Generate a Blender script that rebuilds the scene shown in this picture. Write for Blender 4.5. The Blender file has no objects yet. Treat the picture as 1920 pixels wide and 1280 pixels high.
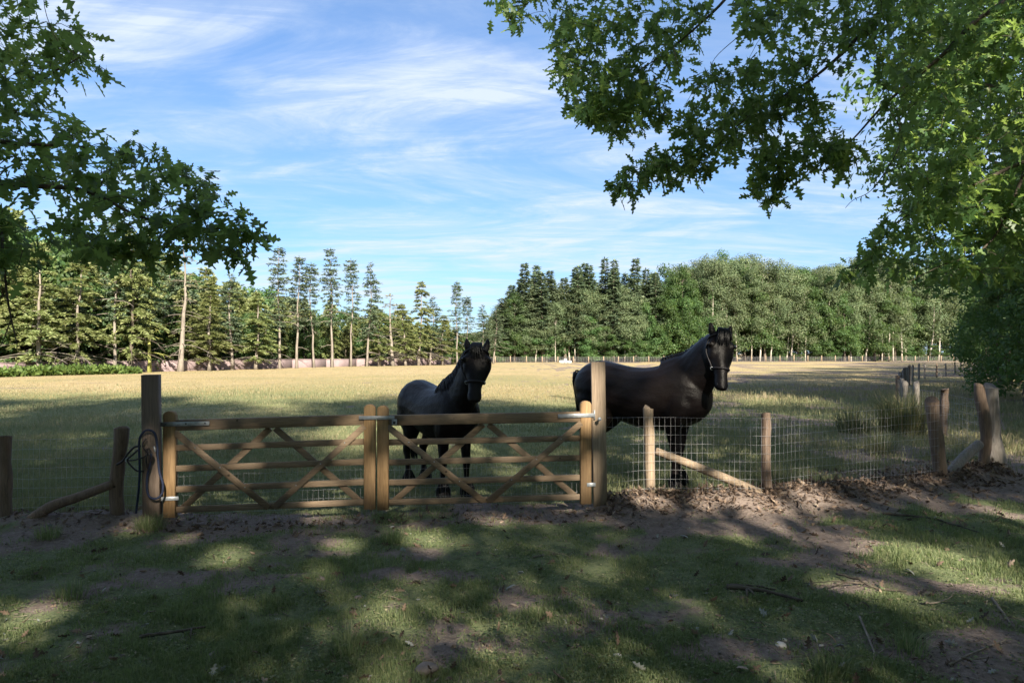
import bpy, math, random
import numpy as np
from mathutils import Vector, Matrix, Quaternion

# ------------------------------------------------------------------ camera
scene = bpy.context.scene
COL = scene.collection
FPX, HORIZON, EYE = 1280.0, 662.0, 1.62
cam_d = bpy.data.cameras.new('camera'); cam = bpy.data.objects.new('camera', cam_d)
COL.objects.link(cam); scene.camera = cam
cam.location = (0, 0, EYE); cam.rotation_euler = (math.radians(90), 0, 0)
cam_d.lens = 24.0; cam_d.sensor_width = 36.0
cam_d.shift_y = (HORIZON - 640.0) / 1920.0
cam_d.clip_start = 0.05; cam_d.clip_end = 3000

# ------------------------------------------------------------------ sky, sun, exposure
SUN_EL, SUN_SIDE = math.radians(33), math.radians(18)     # sun stands behind and to the right of the camera
sun_from = Vector((math.sin(SUN_SIDE) * math.cos(SUN_EL), -math.cos(SUN_SIDE) * math.cos(SUN_EL), math.sin(SUN_EL)))
w = bpy.data.worlds.new('World'); scene.world = w; w.use_nodes = True
nt = w.node_tree; nt.nodes.clear()
def N(tree, kind, **kw):
    n = tree.nodes.new(kind)
    for k, v in kw.items():
        if k.startswith('i_'):
            key = k[2:]
            n.inputs[int(key) if key.isdigit() else key.replace('_', ' ')].default_value = v
        else: setattr(n, k, v)
    return n
L = nt.links.new
sky = N(nt, 'ShaderNodeTexSky', sky_type='NISHITA', sun_disc=False, sun_elevation=SUN_EL,
        sun_rotation=math.atan2(sun_from.x, sun_from.y), altitude=50, air_density=1.0, dust_density=0.6, ozone_density=2.0)
tc = N(nt, 'ShaderNodeTexCoord')
sep = N(nt, 'ShaderNodeSeparateXYZ'); L(tc.outputs['Generated'], sep.inputs[0])
zc = N(nt, 'ShaderNodeMath', operation='MAXIMUM'); L(sep.outputs['Z'], zc.inputs[0]); zc.inputs[1].default_value = 0.0
za = N(nt, 'ShaderNodeMath', operation='ADD'); L(zc.outputs[0], za.inputs[0]); za.inputs[1].default_value = 0.10
dx = N(nt, 'ShaderNodeMath', operation='DIVIDE'); L(sep.outputs['X'], dx.inputs[0]); L(za.outputs[0], dx.inputs[1])
dy = N(nt, 'ShaderNodeMath', operation='DIVIDE'); L(sep.outputs['Y'], dy.inputs[0]); L(za.outputs[0], dy.inputs[1])
cmb = N(nt, 'ShaderNodeCombineXYZ'); L(dx.outputs[0], cmb.inputs[0]); L(dy.outputs[0], cmb.inputs[1])
def cloud(scale, rot, sx, sy, detail, rough, dist, off):
    mp = N(nt, 'ShaderNodeMapping'); L(cmb.outputs[0], mp.inputs[0])
    mp.inputs['Location'].default_value = off; mp.inputs['Rotation'].default_value = (0, 0, rot); mp.inputs['Scale'].default_value = (sx, sy, 1)
    nz = N(nt, 'ShaderNodeTexNoise', i_Scale=scale, i_Detail=detail, i_Roughness=rough, i_Distortion=dist); L(mp.outputs[0], nz.inputs['Vector'])
    return nz.outputs['Fac']
def ramp(src, a, b, tree=nt):
    m = N(tree, 'ShaderNodeMapRange', interpolation_type='SMOOTHSTEP'); tree.links.new(src, m.inputs[0])
    m.inputs[1].default_value = a; m.inputs[2].default_value = b
    return m.outputs[0]
def mth(op, a, b, tree=nt):
    m = N(tree, 'ShaderNodeMath', operation=op)
    for i, v in enumerate((a, b)):
        if isinstance(v, (int, float)): m.inputs[i].default_value = v
        else: tree.links.new(v, m.inputs[i])
    return m.outputs[0]
streak = ramp(cloud(0.85, math.radians(16), 0.55, 1.25, 10, 0.62, 1.5, (5.3, 0.9, 0)), 0.38, 0.66)
veil = ramp(cloud(0.6, math.radians(-10), 0.8, 1.0, 6, 0.55, 0.4, (4.1, 2.2, 0)), 0.32, 0.70)
wisp = ramp(cloud(2.6, math.radians(24), 0.35, 1.0, 10, 0.70, 1.8, (0.2, 7.7, 0)), 0.36, 0.68)
cl = mth('ADD', mth('MULTIPLY', streak, 0.85), mth('MULTIPLY', veil, 0.20))
cl = mth('MULTIPLY', cl, mth('ADD', mth('MULTIPLY', wisp, 0.85), 0.45))
cl = mth('MINIMUM', cl, 0.92)
gm_ = N(nt, 'ShaderNodeGamma'); L(sky.outputs[0], gm_.inputs[0]); gm_.inputs[1].default_value = 0.70
tint = N(nt, 'ShaderNodeMix', data_type='RGBA', blend_type='MULTIPLY'); tint.inputs[0].default_value = 1.0
L(gm_.outputs[0], tint.inputs[6]); tint.inputs[7].default_value = (0.41, 0.585, 0.82, 1)
mixc = N(nt, 'ShaderNodeMix', data_type='RGBA'); L(cl, mixc.inputs[0]); L(tint.outputs[2], mixc.inputs[6])
mixc.inputs[7].default_value = (2.05, 2.32, 2.75, 1)
bg = N(nt, 'ShaderNodeBackground'); L(mixc.outputs[2], bg.inputs[0]); bg.inputs[1].default_value = 0.071
wo = N(nt, 'ShaderNodeOutputWorld'); L(bg.outputs[0], wo.inputs[0])

sd = bpy.data.lights.new('sun', 'SUN'); sun = bpy.data.objects.new('sun', sd); COL.objects.link(sun)
sd.energy = 3.2; sd.angle = math.radians(0.8); sd.color = (1.0, 0.90, 0.74)
sun.rotation_euler = (-sun_from).to_track_quat('-Z', 'Y').to_euler()
sun.location = (20, -60, 60)
vs = scene.view_settings
vs.view_transform = 'Standard'; vs.look = 'None'; vs.gamma = 1; vs.use_curve_mapping = False
vs.exposure = 2.52
scene.render.engine = 'CYCLES'
scene.cycles.max_bounces = 7; scene.cycles.diffuse_bounces = 5; scene.cycles.glossy_bounces = 2; scene.cycles.transmission_bounces = 3

# ------------------------------------------------------------------ helpers
RS = np.random.default_rng
def W(px, py, Y): return np.array([(px - 960.0) / FPX * Y, Y, EYE + (HORIZON - py) / FPX * Y])
def GX(px, Y): return (px - 960.0) / FPX * Y

def _h(i, j, s):
    n = (i * 374761393 + j * 668265263 + s * 974634777) & 0x7fffffff
    n = ((n ^ (n >> 13)) * 1274126177) & 0x7fffffff
    return ((n ^ (n >> 16)) & 0xffff) / 65535.0
def vnoise(x, y, s=0):
    x = np.asarray(x, float); y = np.asarray(y, float)
    i = np.floor(x).astype(np.int64); j = np.floor(y).astype(np.int64)
    u = x - i; v = y - j; u = u * u * (3 - 2 * u); v = v * v * (3 - 2 * v)
    return (_h(i, j, s) * (1 - u) + _h(i + 1, j, s) * u) * (1 - v) + (_h(i, j + 1, s) * (1 - u) + _h(i + 1, j + 1, s) * u) * v
def fbm(x, y, s=0, o=4):
    r = 0; a = 0.5; t = 0
    for k in range(o):
        r = r + a * vnoise(np.asarray(x) * 2 ** k, np.asarray(y) * 2 ** k, s + k * 17); t += a; a *= 0.5
    return r / t

def mesh(name, V, F, smooth=False, attrs=None):
    """V (n,3); F = list of int arrays (m,3) / (m,4) or plain lists of faces"""
    me = bpy.data.meshes.new(name)
    V = np.asarray(V, np.float32).reshape(-1, 3)
    if isinstance(F, np.ndarray): F = [F]
    loops = []; tot = []
    for f in F:
        if isinstance(f, np.ndarray):
            loops.append(f.ravel()); tot.append(np.full(len(f), f.shape[1]))
        else:
            loops.append(np.array(f)); tot.append(np.array([len(f)]))
    loops = np.concatenate(loops).astype(np.int32); tot = np.concatenate(tot).astype(np.int32)
    st = np.concatenate([[0], np.cumsum(tot)[:-1]]).astype(np.int32)
    me.vertices.add(len(V)); me.vertices.foreach_set('co', V.ravel())
    me.loops.add(len(loops)); me.loops.foreach_set('vertex_index', loops)
    me.polygons.add(len(tot)); me.polygons.foreach_set('loop_start', st)
    if smooth: me.polygons.foreach_set('use_smooth', np.ones(len(tot), bool))
    for k, a in (attrs or {}).items():
        at = me.attributes.new(k, 'FLOAT', 'POINT'); at.data.foreach_set('value', np.asarray(a, np.float32))
    me.update(calc_edges=True); me.validate()
    return me

class MB:
    """collects verts and faces of one mesh"""
    def __init__(s): s.V = []; s.F = []; s.n = 0
    def add(s, V, F):
        V = np.asarray(V, float).reshape(-1, 3)
        if isinstance(F, np.ndarray): F = [F]
        for f in F:
            s.F.append(f + s.n if isinstance(f, np.ndarray) else [i + s.n for i in f])
        s.V.append(V); s.n += len(V)
        return s
    def tube(s, P, R, sides=6, cap=True):
        return s.add(*tube(P, R, sides, cap))
    def beam(s, a, b, wd, ht, up=(0, 0, 1), ch=0.006):
        return s.add(*beam(a, b, wd, ht, up, ch))
    def mesh(s, name, off=(0, 0, 0), smooth=False):
        return mesh(name, np.concatenate(s.V) - np.asarray(off, float), s.F, smooth)

def unit(v):
    v = np.asarray(v, float); return v / (np.linalg.norm(v, axis=-1, keepdims=True) + 1e-12)
def tube(P, R, sides=6, cap=True):
    P = np.asarray(P, float); n = len(P); R = np.broadcast_to(np.asarray(R, float), (n,))
    T = np.gradient(P, axis=0); T = unit(T)
    ref = np.array([0.0, 0, 1]) if abs(T[0, 2]) < 0.9 else np.array([1.0, 0, 0])
    a = unit(np.cross(T[0], ref)); V = []
    ang = np.arange(sides) * 2 * np.pi / sides
    for i in range(n):
        a = unit(a - T[i] * np.dot(a, T[i])); b = np.cross(T[i], a)
        V.append(P[i] + R[i] * (np.cos(ang)[:, None] * a + np.sin(ang)[:, None] * b))
    V = np.concatenate(V)
    i = np.arange(n - 1)[:, None] * sides; k = np.arange(sides)[None]; k2 = (k + 1) % sides
    Q = np.stack([i + k, i + k2, i + sides + k2, i + sides + k], -1).reshape(-1, 4)
    F = [Q]
    if cap: F += [list(range(sides))[::-1], [(n - 1) * sides + q for q in range(sides)]]
    return V, F
def beam(a, b, wd, ht, up=(0, 0, 1), ch=0.006):
    a = np.asarray(a, float); b = np.asarray(b, float); t = unit(b - a)
    sd_ = unit(np.cross(t, np.asarray(up, float))); u = np.cross(sd_, t)
    x, y = wd / 2, ht / 2; c = ch
    pr = [(-x, -y + c), (-x + c, -y), (x - c, -y), (x, -y + c), (x, y - c), (x - c, y), (-x + c, y), (-x, y - c)]
    pr = np.array(pr); o = pr[:, :1] * sd_ + pr[:, 1:] * u
    V = np.concatenate([a + o, b + o]); k = np.arange(8); k2 = (k + 1) % 8
    return V, [np.stack([k, k2, k2 + 8, k + 8], -1), list(range(8))[::-1], list(range(8, 16))]
def spline(P, m=6):
    P = np.asarray(P, float); n = len(P); out = []
    for i in range(n - 1):
        p0, p1, p2, p3 = P[max(i - 1, 0)], P[i], P[i + 1], P[min(i + 2, n - 1)]
        for q in range(m):
            t = q / m
            out.append(0.5 * ((2 * p1) + (-p0 + p2) * t + (2 * p0 - 5 * p1 + 4 * p2 - p3) * t * t + (-p0 + 3 * p1 - 3 * p2 + p3) * t ** 3))
    out.append(P[-1]); return np.array(out)

def obj(name, me, mat, parent=None):
    o = bpy.data.objects.new(name, me); COL.objects.link(o)
    if mat is not None and me is not None and not me.materials: me.materials.append(mat)
    if parent is not None: o.parent = parent
    return o
def tag(o, label=None, cat=None, group=None, kind=None):
    if label: o['label'] = label
    if cat: o['category'] = cat
    if group: o['group'] = group
    if kind: o['kind'] = kind
    return o
def thing(name, loc, label, cat, group=None, rz=0.0, sc=1.0):
    o = bpy.data.objects.new(name, None); COL.objects.link(o); o.empty_display_size = 0.2
    o.location = loc; o.rotation_euler = (0, 0, rz)
    o.scale = (sc, sc, sc) if np.isscalar(sc) else sc
    return tag(o, label, cat, group)
ORD = ['first', 'second', 'third', 'fourth', 'fifth', 'sixth', 'seventh', 'eighth', 'ninth', 'tenth', 'eleventh', 'twelfth',
       'thirteenth', 'fourteenth', 'fifteenth', 'sixteenth', 'seventeenth', 'eighteenth', 'nineteenth', 'twentieth'] + \
      ['twenty-' + q for q in ('first', 'second', 'third', 'fourth', 'fifth', 'sixth', 'seventh', 'eighth', 'ninth')] + ['thirtieth'] + \
      ['thirty-' + q for q in ('first', 'second', 'third', 'fourth', 'fifth', 'sixth', 'seventh', 'eighth', 'ninth')] + ['fortieth'] + ['forty-' + q for q in ('first', 'second', 'third', 'fourth', 'fifth', 'sixth', 'seventh', 'eighth', 'ninth')] + ['fiftieth'] + ['fifty-' + q for q in ('first', 'second', 'third', 'fourth', 'fifth', 'sixth', 'seventh', 'eighth', 'ninth')] + ['sixtieth'] + ['sixty-' + q for q in ('first', 'second', 'third', 'fourth', 'fifth', 'sixth', 'seventh', 'eighth', 'ninth')]

# ------------------------------------------------------------------ materials
def newmat(name):
    m = bpy.data.materials.new(name); m.use_nodes = True
    t = m.node_tree; b = t.nodes['Principled BSDF']; return m, t, b
def colramp(t, src, stops):
    r = N(t, 'ShaderNodeValToRGB'); t.links.new(src, r.inputs[0]); e = r.color_ramp.elements
    while len(e) < len(stops): e.new(0.5)
    for k, (p, c) in enumerate(stops): e[k].position = p; e[k].color = (*c, 1)
    return r.outputs[0]
def noise(t, scale, detail=4, rough=0.55, vec=None, coord='Object', sc=(1, 1, 1), dist=0.0):
    if vec is None:
        c = N(t, 'ShaderNodeTexCoord'); vec = c.outputs[coord]
    if sc != (1, 1, 1):
        mp = N(t, 'ShaderNodeMapping'); mp.inputs['Scale'].default_value = sc; t.links.new(vec, mp.inputs[0]); vec = mp.outputs[0]
    n = N(t, 'ShaderNodeTexNoise', i_Scale=scale, i_Detail=detail, i_Roughness=rough, i_Distortion=dist); t.links.new(vec, n.inputs['Vector'])
    return n.outputs['Fac']
def mixrgb(t, f, a, b, mode='MIX'):
    m = N(t, 'ShaderNodeMix', data_type='RGBA', blend_type=mode)
    for s, v in ((0, f), (6, a), (7, b)):
        if hasattr(v, 'links') or hasattr(v, 'is_linked'): t.links.new(v, m.inputs[s])
        elif s == 0: m.inputs[0].default_value = v
        else: m.inputs[s].default_value = (*v, 1)
    return m.outputs[2]
def bump(t, b, src, strength=0.4, dist=0.01):
    n = N(t, 'ShaderNodeBump', i_Strength=strength, i_Distance=dist); t.links.new(src, n.inputs['Height']); t.links.new(n.outputs[0], b.inputs['Normal'])
def attr(t, name):
    a = N(t, 'ShaderNodeAttribute', attribute_name=name); return a.outputs['Fac']
def hsv(t, col, hue, val, sat=1.0):
    h = N(t, 'ShaderNodeHueSaturation'); h.inputs['Saturation'].default_value = sat
    for k, v in (('Hue', hue), ('Value', val)):
        if isinstance(v, float): h.inputs[k].default_value = v
        else: t.links.new(v, h.inputs[k])
    if isinstance(col, tuple): h.inputs['Color'].default_value = (*col, 1)
    else: t.links.new(col, h.inputs['Color'])
    return h.outputs[0]
def maprange(t, src, a, b, c, d):
    m = N(t, 'ShaderNodeMapRange'); t.links.new(src, m.inputs[0])
    for k, v in zip((1, 2, 3, 4), (a, b, c, d)): m.inputs[k].default_value = v
    return m.outputs[0]

def leafmat(name, stops, transl=0.35, rough=0.5, tcol=(0.25, 0.38, 0.05), objvar=0.25, spec=0.3):
    m, t, b = newmat(name)
    c = colramp(t, attr(t, 'rnd'), stops)
    oi = N(t, 'ShaderNodeObjectInfo')
    c = hsv(t, c, maprange(t, oi.outputs['Random'], 0, 1, 0.488, 0.512), maprange(t, oi.outputs['Random'], 0, 1, 1 - objvar, 1 + objvar))
    t.links.new(c, b.inputs['Base Color']); b.inputs['Roughness'].default_value = rough; b.inputs['Specular IOR Level'].default_value = spec
    tr = N(t, 'ShaderNodeBsdfTranslucent'); t.links.new(mixrgb(t, 0.45, c, tcol), tr.inputs[0])
    mx = N(t, 'ShaderNodeMixShader'); mx.inputs[0].default_value = transl
    t.links.new(b.outputs[0], mx.inputs[1]); t.links.new(tr.outputs[0], mx.inputs[2])
    t.links.new(mx.outputs[0], t.nodes['Material Output'].inputs[0])
    return m
def barkmat(name, c1, c2, scale=6, sc=(1, 1, 0.25), rough=0.9, c3=None):
    m, t, b = newmat(name)
    n = noise(t, scale, 5, 0.65, sc=sc)
    c = colramp(t, n, [(0.3, c1), (0.7, c2)])
    if c3:
        c = mixrgb(t, ramp(noise(t, 1.3, 3), 0.55, 0.7, t), c, c3)
    t.links.new(c, b.inputs['Base Color']); b.inputs['Roughness'].default_value = rough; b.inputs['Specular IOR Level'].default_value = 0.2
    bump(t, b, n, 0.7, 0.02)
    return m
M = {}
M['oak_leaf'] = leafmat('oak_leaf', [(0.0, (0.030, 0.075, 0.030)), (0.6, (0.060, 0.125, 0.038)), (0.9, (0.12, 0.195, 0.05)), (1.0, (0.18, 0.24, 0.07))], 0.55, 0.45, (0.48, 0.66, 0.14), 0.12, 0.4)
M['wood_leaf'] = leafmat('wood_leaf', [(0.0, (0.038, 0.076, 0.030)), (0.7, (0.072, 0.128, 0.042)), (1.0, (0.13, 0.17, 0.055))], 0.42, 0.55, (0.20, 0.34, 0.05))
M['birch_leaf'] = leafmat('birch_leaf', [(0.0, (0.078, 0.112, 0.062)), (0.7, (0.122, 0.158, 0.078)), (1.0, (0.19, 0.20, 0.105))], 0.42, 0.6, (0.22, 0.30, 0.09), 0.28)  # paled and greyed so the leaf colour carries distance haze
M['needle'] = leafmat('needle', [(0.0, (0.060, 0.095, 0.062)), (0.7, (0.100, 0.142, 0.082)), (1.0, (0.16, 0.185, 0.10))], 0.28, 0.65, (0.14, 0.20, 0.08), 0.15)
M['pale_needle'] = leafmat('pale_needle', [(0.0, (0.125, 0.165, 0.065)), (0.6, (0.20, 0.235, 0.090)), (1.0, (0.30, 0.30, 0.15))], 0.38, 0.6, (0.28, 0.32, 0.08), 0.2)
M['lichen'] = leafmat('lichen', [(0.0, (0.13, 0.14, 0.08)), (0.6, (0.20, 0.20, 0.12)), (1.0, (0.30, 0.28, 0.18))], 0.15, 0.8, (0.25, 0.28, 0.12), 0.2, 0.1)
M['bracken'] = leafmat('bracken', [(0.0, (0.055, 0.105, 0.025)), (1.0, (0.13, 0.185, 0.05))], 0.35, 0.6, (0.28, 0.40, 0.05), 0.1)
M['grass'] = leafmat('grass', [(0.0, (0.085, 0.120, 0.062)), (0.55, (0.145, 0.185, 0.085)), (0.85, (0.22, 0.235, 0.125)), (1.0, (0.33, 0.29, 0.19))], 0.45, 0.6, (0.22, 0.32, 0.05), 0.0)
M['paddock_grass'] = leafmat('paddock_grass', [(0.0, (0.11, 0.145, 0.085)), (0.45, (0.175, 0.20, 0.11)), (0.75, (0.26, 0.24, 0.14)), (1.0, (0.36, 0.31, 0.20))], 0.40, 0.7, (0.28, 0.30, 0.08), 0.0, 0.15)
M['dry_grass'] = leafmat('dry_grass', [(0.0, (0.25, 0.20, 0.105)), (0.5, (0.305, 0.24, 0.132)), (1.0, (0.36, 0.285, 0.165))], 0.4, 0.8, (0.25, 0.20, 0.09), 0.0, 0.1)
M['rush'] = leafmat('rush', [(0.0, (0.06, 0.085, 0.045)), (0.7, (0.14, 0.15, 0.075)), (1.0, (0.28, 0.22, 0.12))], 0.3, 0.6, (0.15, 0.2, 0.05), 0.0)
M['dead_leaf'] = leafmat('dead_leaf', [(0.0, (0.048, 0.036, 0.030)), (0.5, (0.118, 0.084, 0.062)), (0.85, (0.20, 0.145, 0.105)), (1.0, (0.30, 0.245, 0.19))], 0.10, 0.75, (0.25, 0.14, 0.06), 0.0, 0.2)
M['pale_leaf'] = leafmat('pale_leaf', [(0.0, (0.14, 0.155, 0.14)), (1.0, (0.30, 0.30, 0.27))], 0.10, 0.55, (0.2, 0.2, 0.15), 0.1, 0.3)
M['oak_bark'] = barkmat('oak_bark', (0.035, 0.028, 0.022), (0.10, 0.085, 0.065), 9)
M['dead_twig'] = barkmat('dead_twig', (0.10, 0.085, 0.07), (0.24, 0.20, 0.16), 14)
M['wood_bark'] = barkmat('wood_bark', (0.06, 0.05, 0.04), (0.16, 0.135, 0.105), 5)
M['birch_bark'] = barkmat('birch_bark', (0.18, 0.16, 0.13), (0.52, 0.47, 0.40), 2.2, (1, 1, 1.6))
M['pine_bark'] = barkmat('pine_bark', (0.11, 0.095, 0.08), (0.27, 0.235, 0.20), 4)
M['ivy_bark'] = barkmat('ivy_bark', (0.12, 0.14, 0.03), (0.30, 0.30, 0.10), 4)

def woodmat(name, sc, c1, c2, c3=None, knots=True):
    m, t, b = newmat(name)
    n = noise(t, 5.0, 6, 0.62, sc=sc, dist=0.6)
    c = colramp(t, n, [(0.28, c1), (0.50, tuple((a + q) / 2 for a, q in zip(c1, c2))), (0.72, c2)])
    big = noise(t, 1.7, 3)
    c = mixrgb(t, maprange(t, big, 0.35, 0.7, 0, 0.45), c, c3 or c1)
    if knots:
        co = N(t, 'ShaderNodeTexCoord'); v = N(t, 'ShaderNodeTexVoronoi', i_Scale=4.5); t.links.new(co.outputs['Object'], v.inputs['Vector'])
        c = mixrgb(t, ramp(v.outputs['Distance'], 0.075, 0.03, t), c, tuple(q * 0.35 for q in c1))
    t.links.new(c, b.inputs['Base Color']); b.inputs['Roughness'].default_value = 0.78; b.inputs['Specular IOR Level'].default_value = 0.25
    bump(t, b, n, 0.45, 0.006)
    return m
G1, G2, G3 = (0.092, 0.064, 0.044), (0.235, 0.170, 0.108), (0.125, 0.105, 0.085)
M['gate_x'] = woodmat('gate_timber_level', (1, 9, 22), G1, G2, G3)
M['gate_z'] = woodmat('gate_timber_upright', (16, 16, 1), (0.16, 0.096, 0.046), (0.33, 0.215, 0.108), (0.16, 0.115, 0.075))
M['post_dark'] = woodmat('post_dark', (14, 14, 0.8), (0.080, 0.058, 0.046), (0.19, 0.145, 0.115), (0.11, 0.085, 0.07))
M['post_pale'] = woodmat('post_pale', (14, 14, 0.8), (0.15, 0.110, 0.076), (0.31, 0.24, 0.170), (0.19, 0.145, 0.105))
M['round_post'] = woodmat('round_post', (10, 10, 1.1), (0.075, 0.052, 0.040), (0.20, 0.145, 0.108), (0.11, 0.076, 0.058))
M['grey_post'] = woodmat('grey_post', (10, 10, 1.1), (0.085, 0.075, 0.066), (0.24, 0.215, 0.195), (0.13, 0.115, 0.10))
def plain(name, col, rough=0.6, metal=0.0, spec=0.5, nscale=0, var=0.3):
    m, t, b = newmat(name)
    b.inputs['Roughness'].default_value = rough; b.inputs['Metallic'].default_value = metal; b.inputs['Specular IOR Level'].default_value = spec
    if nscale:
        n = noise(t, nscale, 4)
        t.links.new(colramp(t, n, [(0.3, tuple(q * (1 - var) for q in col)), (0.7, tuple(min(1, q * (1 + var)) for q in col))]), b.inputs['Base Color'])
    else: b.inputs['Base Color'].default_value = (*col, 1)
    return m
M['galv'] = plain('galvanised_steel', (0.27, 0.29, 0.31), 0.5, 0.4, 0.5, 30, 0.2)
M['wire'] = plain('galvanised_wire', (0.27, 0.27, 0.28), 0.5, 0.2, 0.5, 8, 0.3)
M['iron'] = plain('dark_iron', (0.03, 0.03, 0.032), 0.5, 0.6)
M['rope'] = plain('navy_rope', (0.016, 0.022, 0.045), 0.8, 0, 0.2, 60)
M['leather'] = plain('brown_leather', (0.016, 0.011, 0.011), 0.5, 0, 0.4, 40)
M['halter'] = plain('black_webbing', (0.010, 0.009, 0.012), 0.6, 0, 0.3)
M['stone'] = plain('pale_stone', (0.46, 0.42, 0.37), 0.85, 0, 0.3, 12)
M['dark_stone'] = plain('dark_stone', (0.13, 0.11, 0.10), 0.9, 0, 0.3, 12)
M['white'] = plain('white_plastic', (0.50, 0.50, 0.50), 0.5, 0, 0.4, 5, 0.08)
M['eye'] = plain('horse_eye', (0.006, 0.005, 0.005), 0.08)
M['hoof'] = plain('hoof_horn', (0.03, 0.026, 0.024), 0.55, 0, 0.4, 20)
M['hair'] = plain('black_hair', (0.0032, 0.0032, 0.0042), 0.45, 0, 0.22, 30)
def coatmat():
    m, t, b = newmat('black_coat')
    n = noise(t, 2.2, 3)
    fine = noise(t, 160, 2, 0.6, sc=(0.35, 1, 1))
    t.links.new(colramp(t, n, [(0.35, (0.0024, 0.0022, 0.0028)), (0.75, (0.0062, 0.0040, 0.0036))]), b.inputs['Base Color'])
    b.inputs['Roughness'].default_value = 0.42; b.inputs['Specular IOR Level'].default_value = 0.13
    mus = noise(t, 4.2, 3, 0.5, sc=(0.8, 1, 1.3))
    bump(t, b, mth('ADD', mth('MULTIPLY', fine, 0.10, t), mus, t), 0.55, 0.045)
    return m
M['coat'] = coatmat()

# ------------------------------------------------------------------ ground
FENCE = np.array([(-9.5, 6.3), (-4.95, 6.6), (-3.5, 6.65), (0.90, 7.08), (1.47, 7.3), (2.72, 7.35), (5.30, 8.5), (6.2, 9.0), (6.55, 9.25)])
SIDE = np.array([(6.55, 9.25), (8.2, 13.0), (8.6, 14.5), (9.5, 16.5), (11.3, 20), (13.7, 24), (16.1, 28), (19.2, 33), (22.3, 38), (26, 43), (28.6, 46), (31.8, 50), (34.4, 53), (37.5, 57), (40.2, 60), (44, 65)])
def pdist(x, y, P):
    d = np.full(np.shape(x), 1e9)
    for a, b in zip(P[:-1], P[1:]):
        ab = b - a; t = np.clip(((x - a[0]) * ab[0] + (y - a[1]) * ab[1]) / (ab @ ab), 0, 1)
        d = np.minimum(d, np.hypot(x - a[0] - t * ab[0], y - a[1] - t * ab[1]))
    return d
def fence_y(x): return np.interp(x, FENCE[:, 0], FENCE[:, 1])
def height(x, y):
    x = np.asarray(x, float); y = np.asarray(y, float)
    near = np.exp(-np.maximum(np.hypot(x, y - 5) - 9, 0) / 8.0)
    z = 0.10 * (fbm(x * 0.35, y * 0.35, 3, 3) - 0.5) * near + 0.065 * (fbm(x * 2.3, y * 2.3, 5, 4) - 0.5) * near - 0.030 * np.clip(fbm(x * 5.2, y * 5.2, 8, 2) - 0.58, 0, 1) * 4 * near
    z = z + 0.25 * (fbm(x * 0.05, y * 0.05, 9, 2) - 0.5) * np.clip((np.hypot(x, y) - 12) / 40, 0, 1)
    d = pdist(x, y, FENCE)
    amp = np.interp(x, [-9, -4.2, -3.4, -3.0, 0.6, 1.1, 3.2, 4.2, 5.2, 6.4, 7.5], [.05, .07, .05, .0, .0, .10, .12, .06, .09, .13, .04])
    sidey = np.where(y < fence_y(x), 0.42, 0.30)
    z = z + amp * (0.6 + 0.9 * fbm(x * 1.6, y * 1.6, 21, 3)) * np.exp(-(d / sidey) ** 2)
    z = z - 0.03 * np.exp(-((d - 0.0) / 0.6) ** 2) * ((x > -3.4) & (x < 0.8))
    return z
def grassy(x, y):
    """how much grass grows here: 0 bare soil, 1 turf"""
    d = pdist(x, y, FENCE)
    front = y < fence_y(x)
    g = fbm(x * 0.75 + 3, y * 0.95, 31, 5)
    n2 = fbm(x * 2.6, y * 3.2, 55, 4)
    lr = np.interp(x, [-5, -1, 1.5, 3.2, 5, 8], [0.17, 0.08, 0.05, -0.06, -0.26, -0.30])
    v = (g - 0.43) * 3.0 + (n2 - 0.5) * 2.6 + 0.46 + lr * 2.0
    v = v - 1.5 * np.exp(-(d / 0.55) ** 2) * np.interp(x, [-9, -3, 0.6, 1.2, 9], [0.9, 0.8, 0.8, 1.2, 1.2])
    v = np.where(front, v, v + 0.55 - 0.9 * np.exp(-(d / 0.9) ** 2) * np.interp(x, [-4, 1, 2, 4, 6], [0.5, 0.6, 0.3, 1.4, 1.4]))
    return np.clip(v, 0, 1)
def dryness(x, y):
    """0 green sward, 1 ripe straw-coloured field"""
    n = fbm(x * 0.11, y * 0.16, 71, 4)
    return np.clip(np.interp(y, [8, 16, 26, 38, 60], [0.10, 0.22, 0.45, 0.80, 1.0]) + (n - 0.5) * 0.9, 0, 1)

def grow(a, b, s0, k):
    out = [a]; s = s0
    while out[-1] < b: out.append(out[-1] + s); s *= k
    return out
xs = np.array([-q for q in grow(8.2, 900, 0.08, 1.13)][::-1] + list(np.arange(-8.13, 8.15, 0.07)) + grow(8.2, 900, 0.08, 1.13))
ys = np.array([-q for q in grow(-1.2, 300, 0.3, 1.3)][::-1] + list(np.arange(1.6, 10.6, 0.05)) + grow(10.65, 1200, 0.06, 1.07))
ys = np.unique(np.concatenate([ys])); X, Y = np.meshgrid(xs, ys)
Z = height(X, Y); nx, ny = len(xs), len(ys)
i = (np.arange(ny - 1)[:, None] * nx + np.arange(nx - 1)[None]).ravel()
gm = mesh('ground', np.stack([X, Y, Z], -1).reshape(-1, 3), np.stack([i, i + 1, i + nx + 1, i + nx], -1), True,
          {'grassy': grassy(X, Y).ravel(), 'dry': dryness(X, Y).ravel()})
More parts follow.
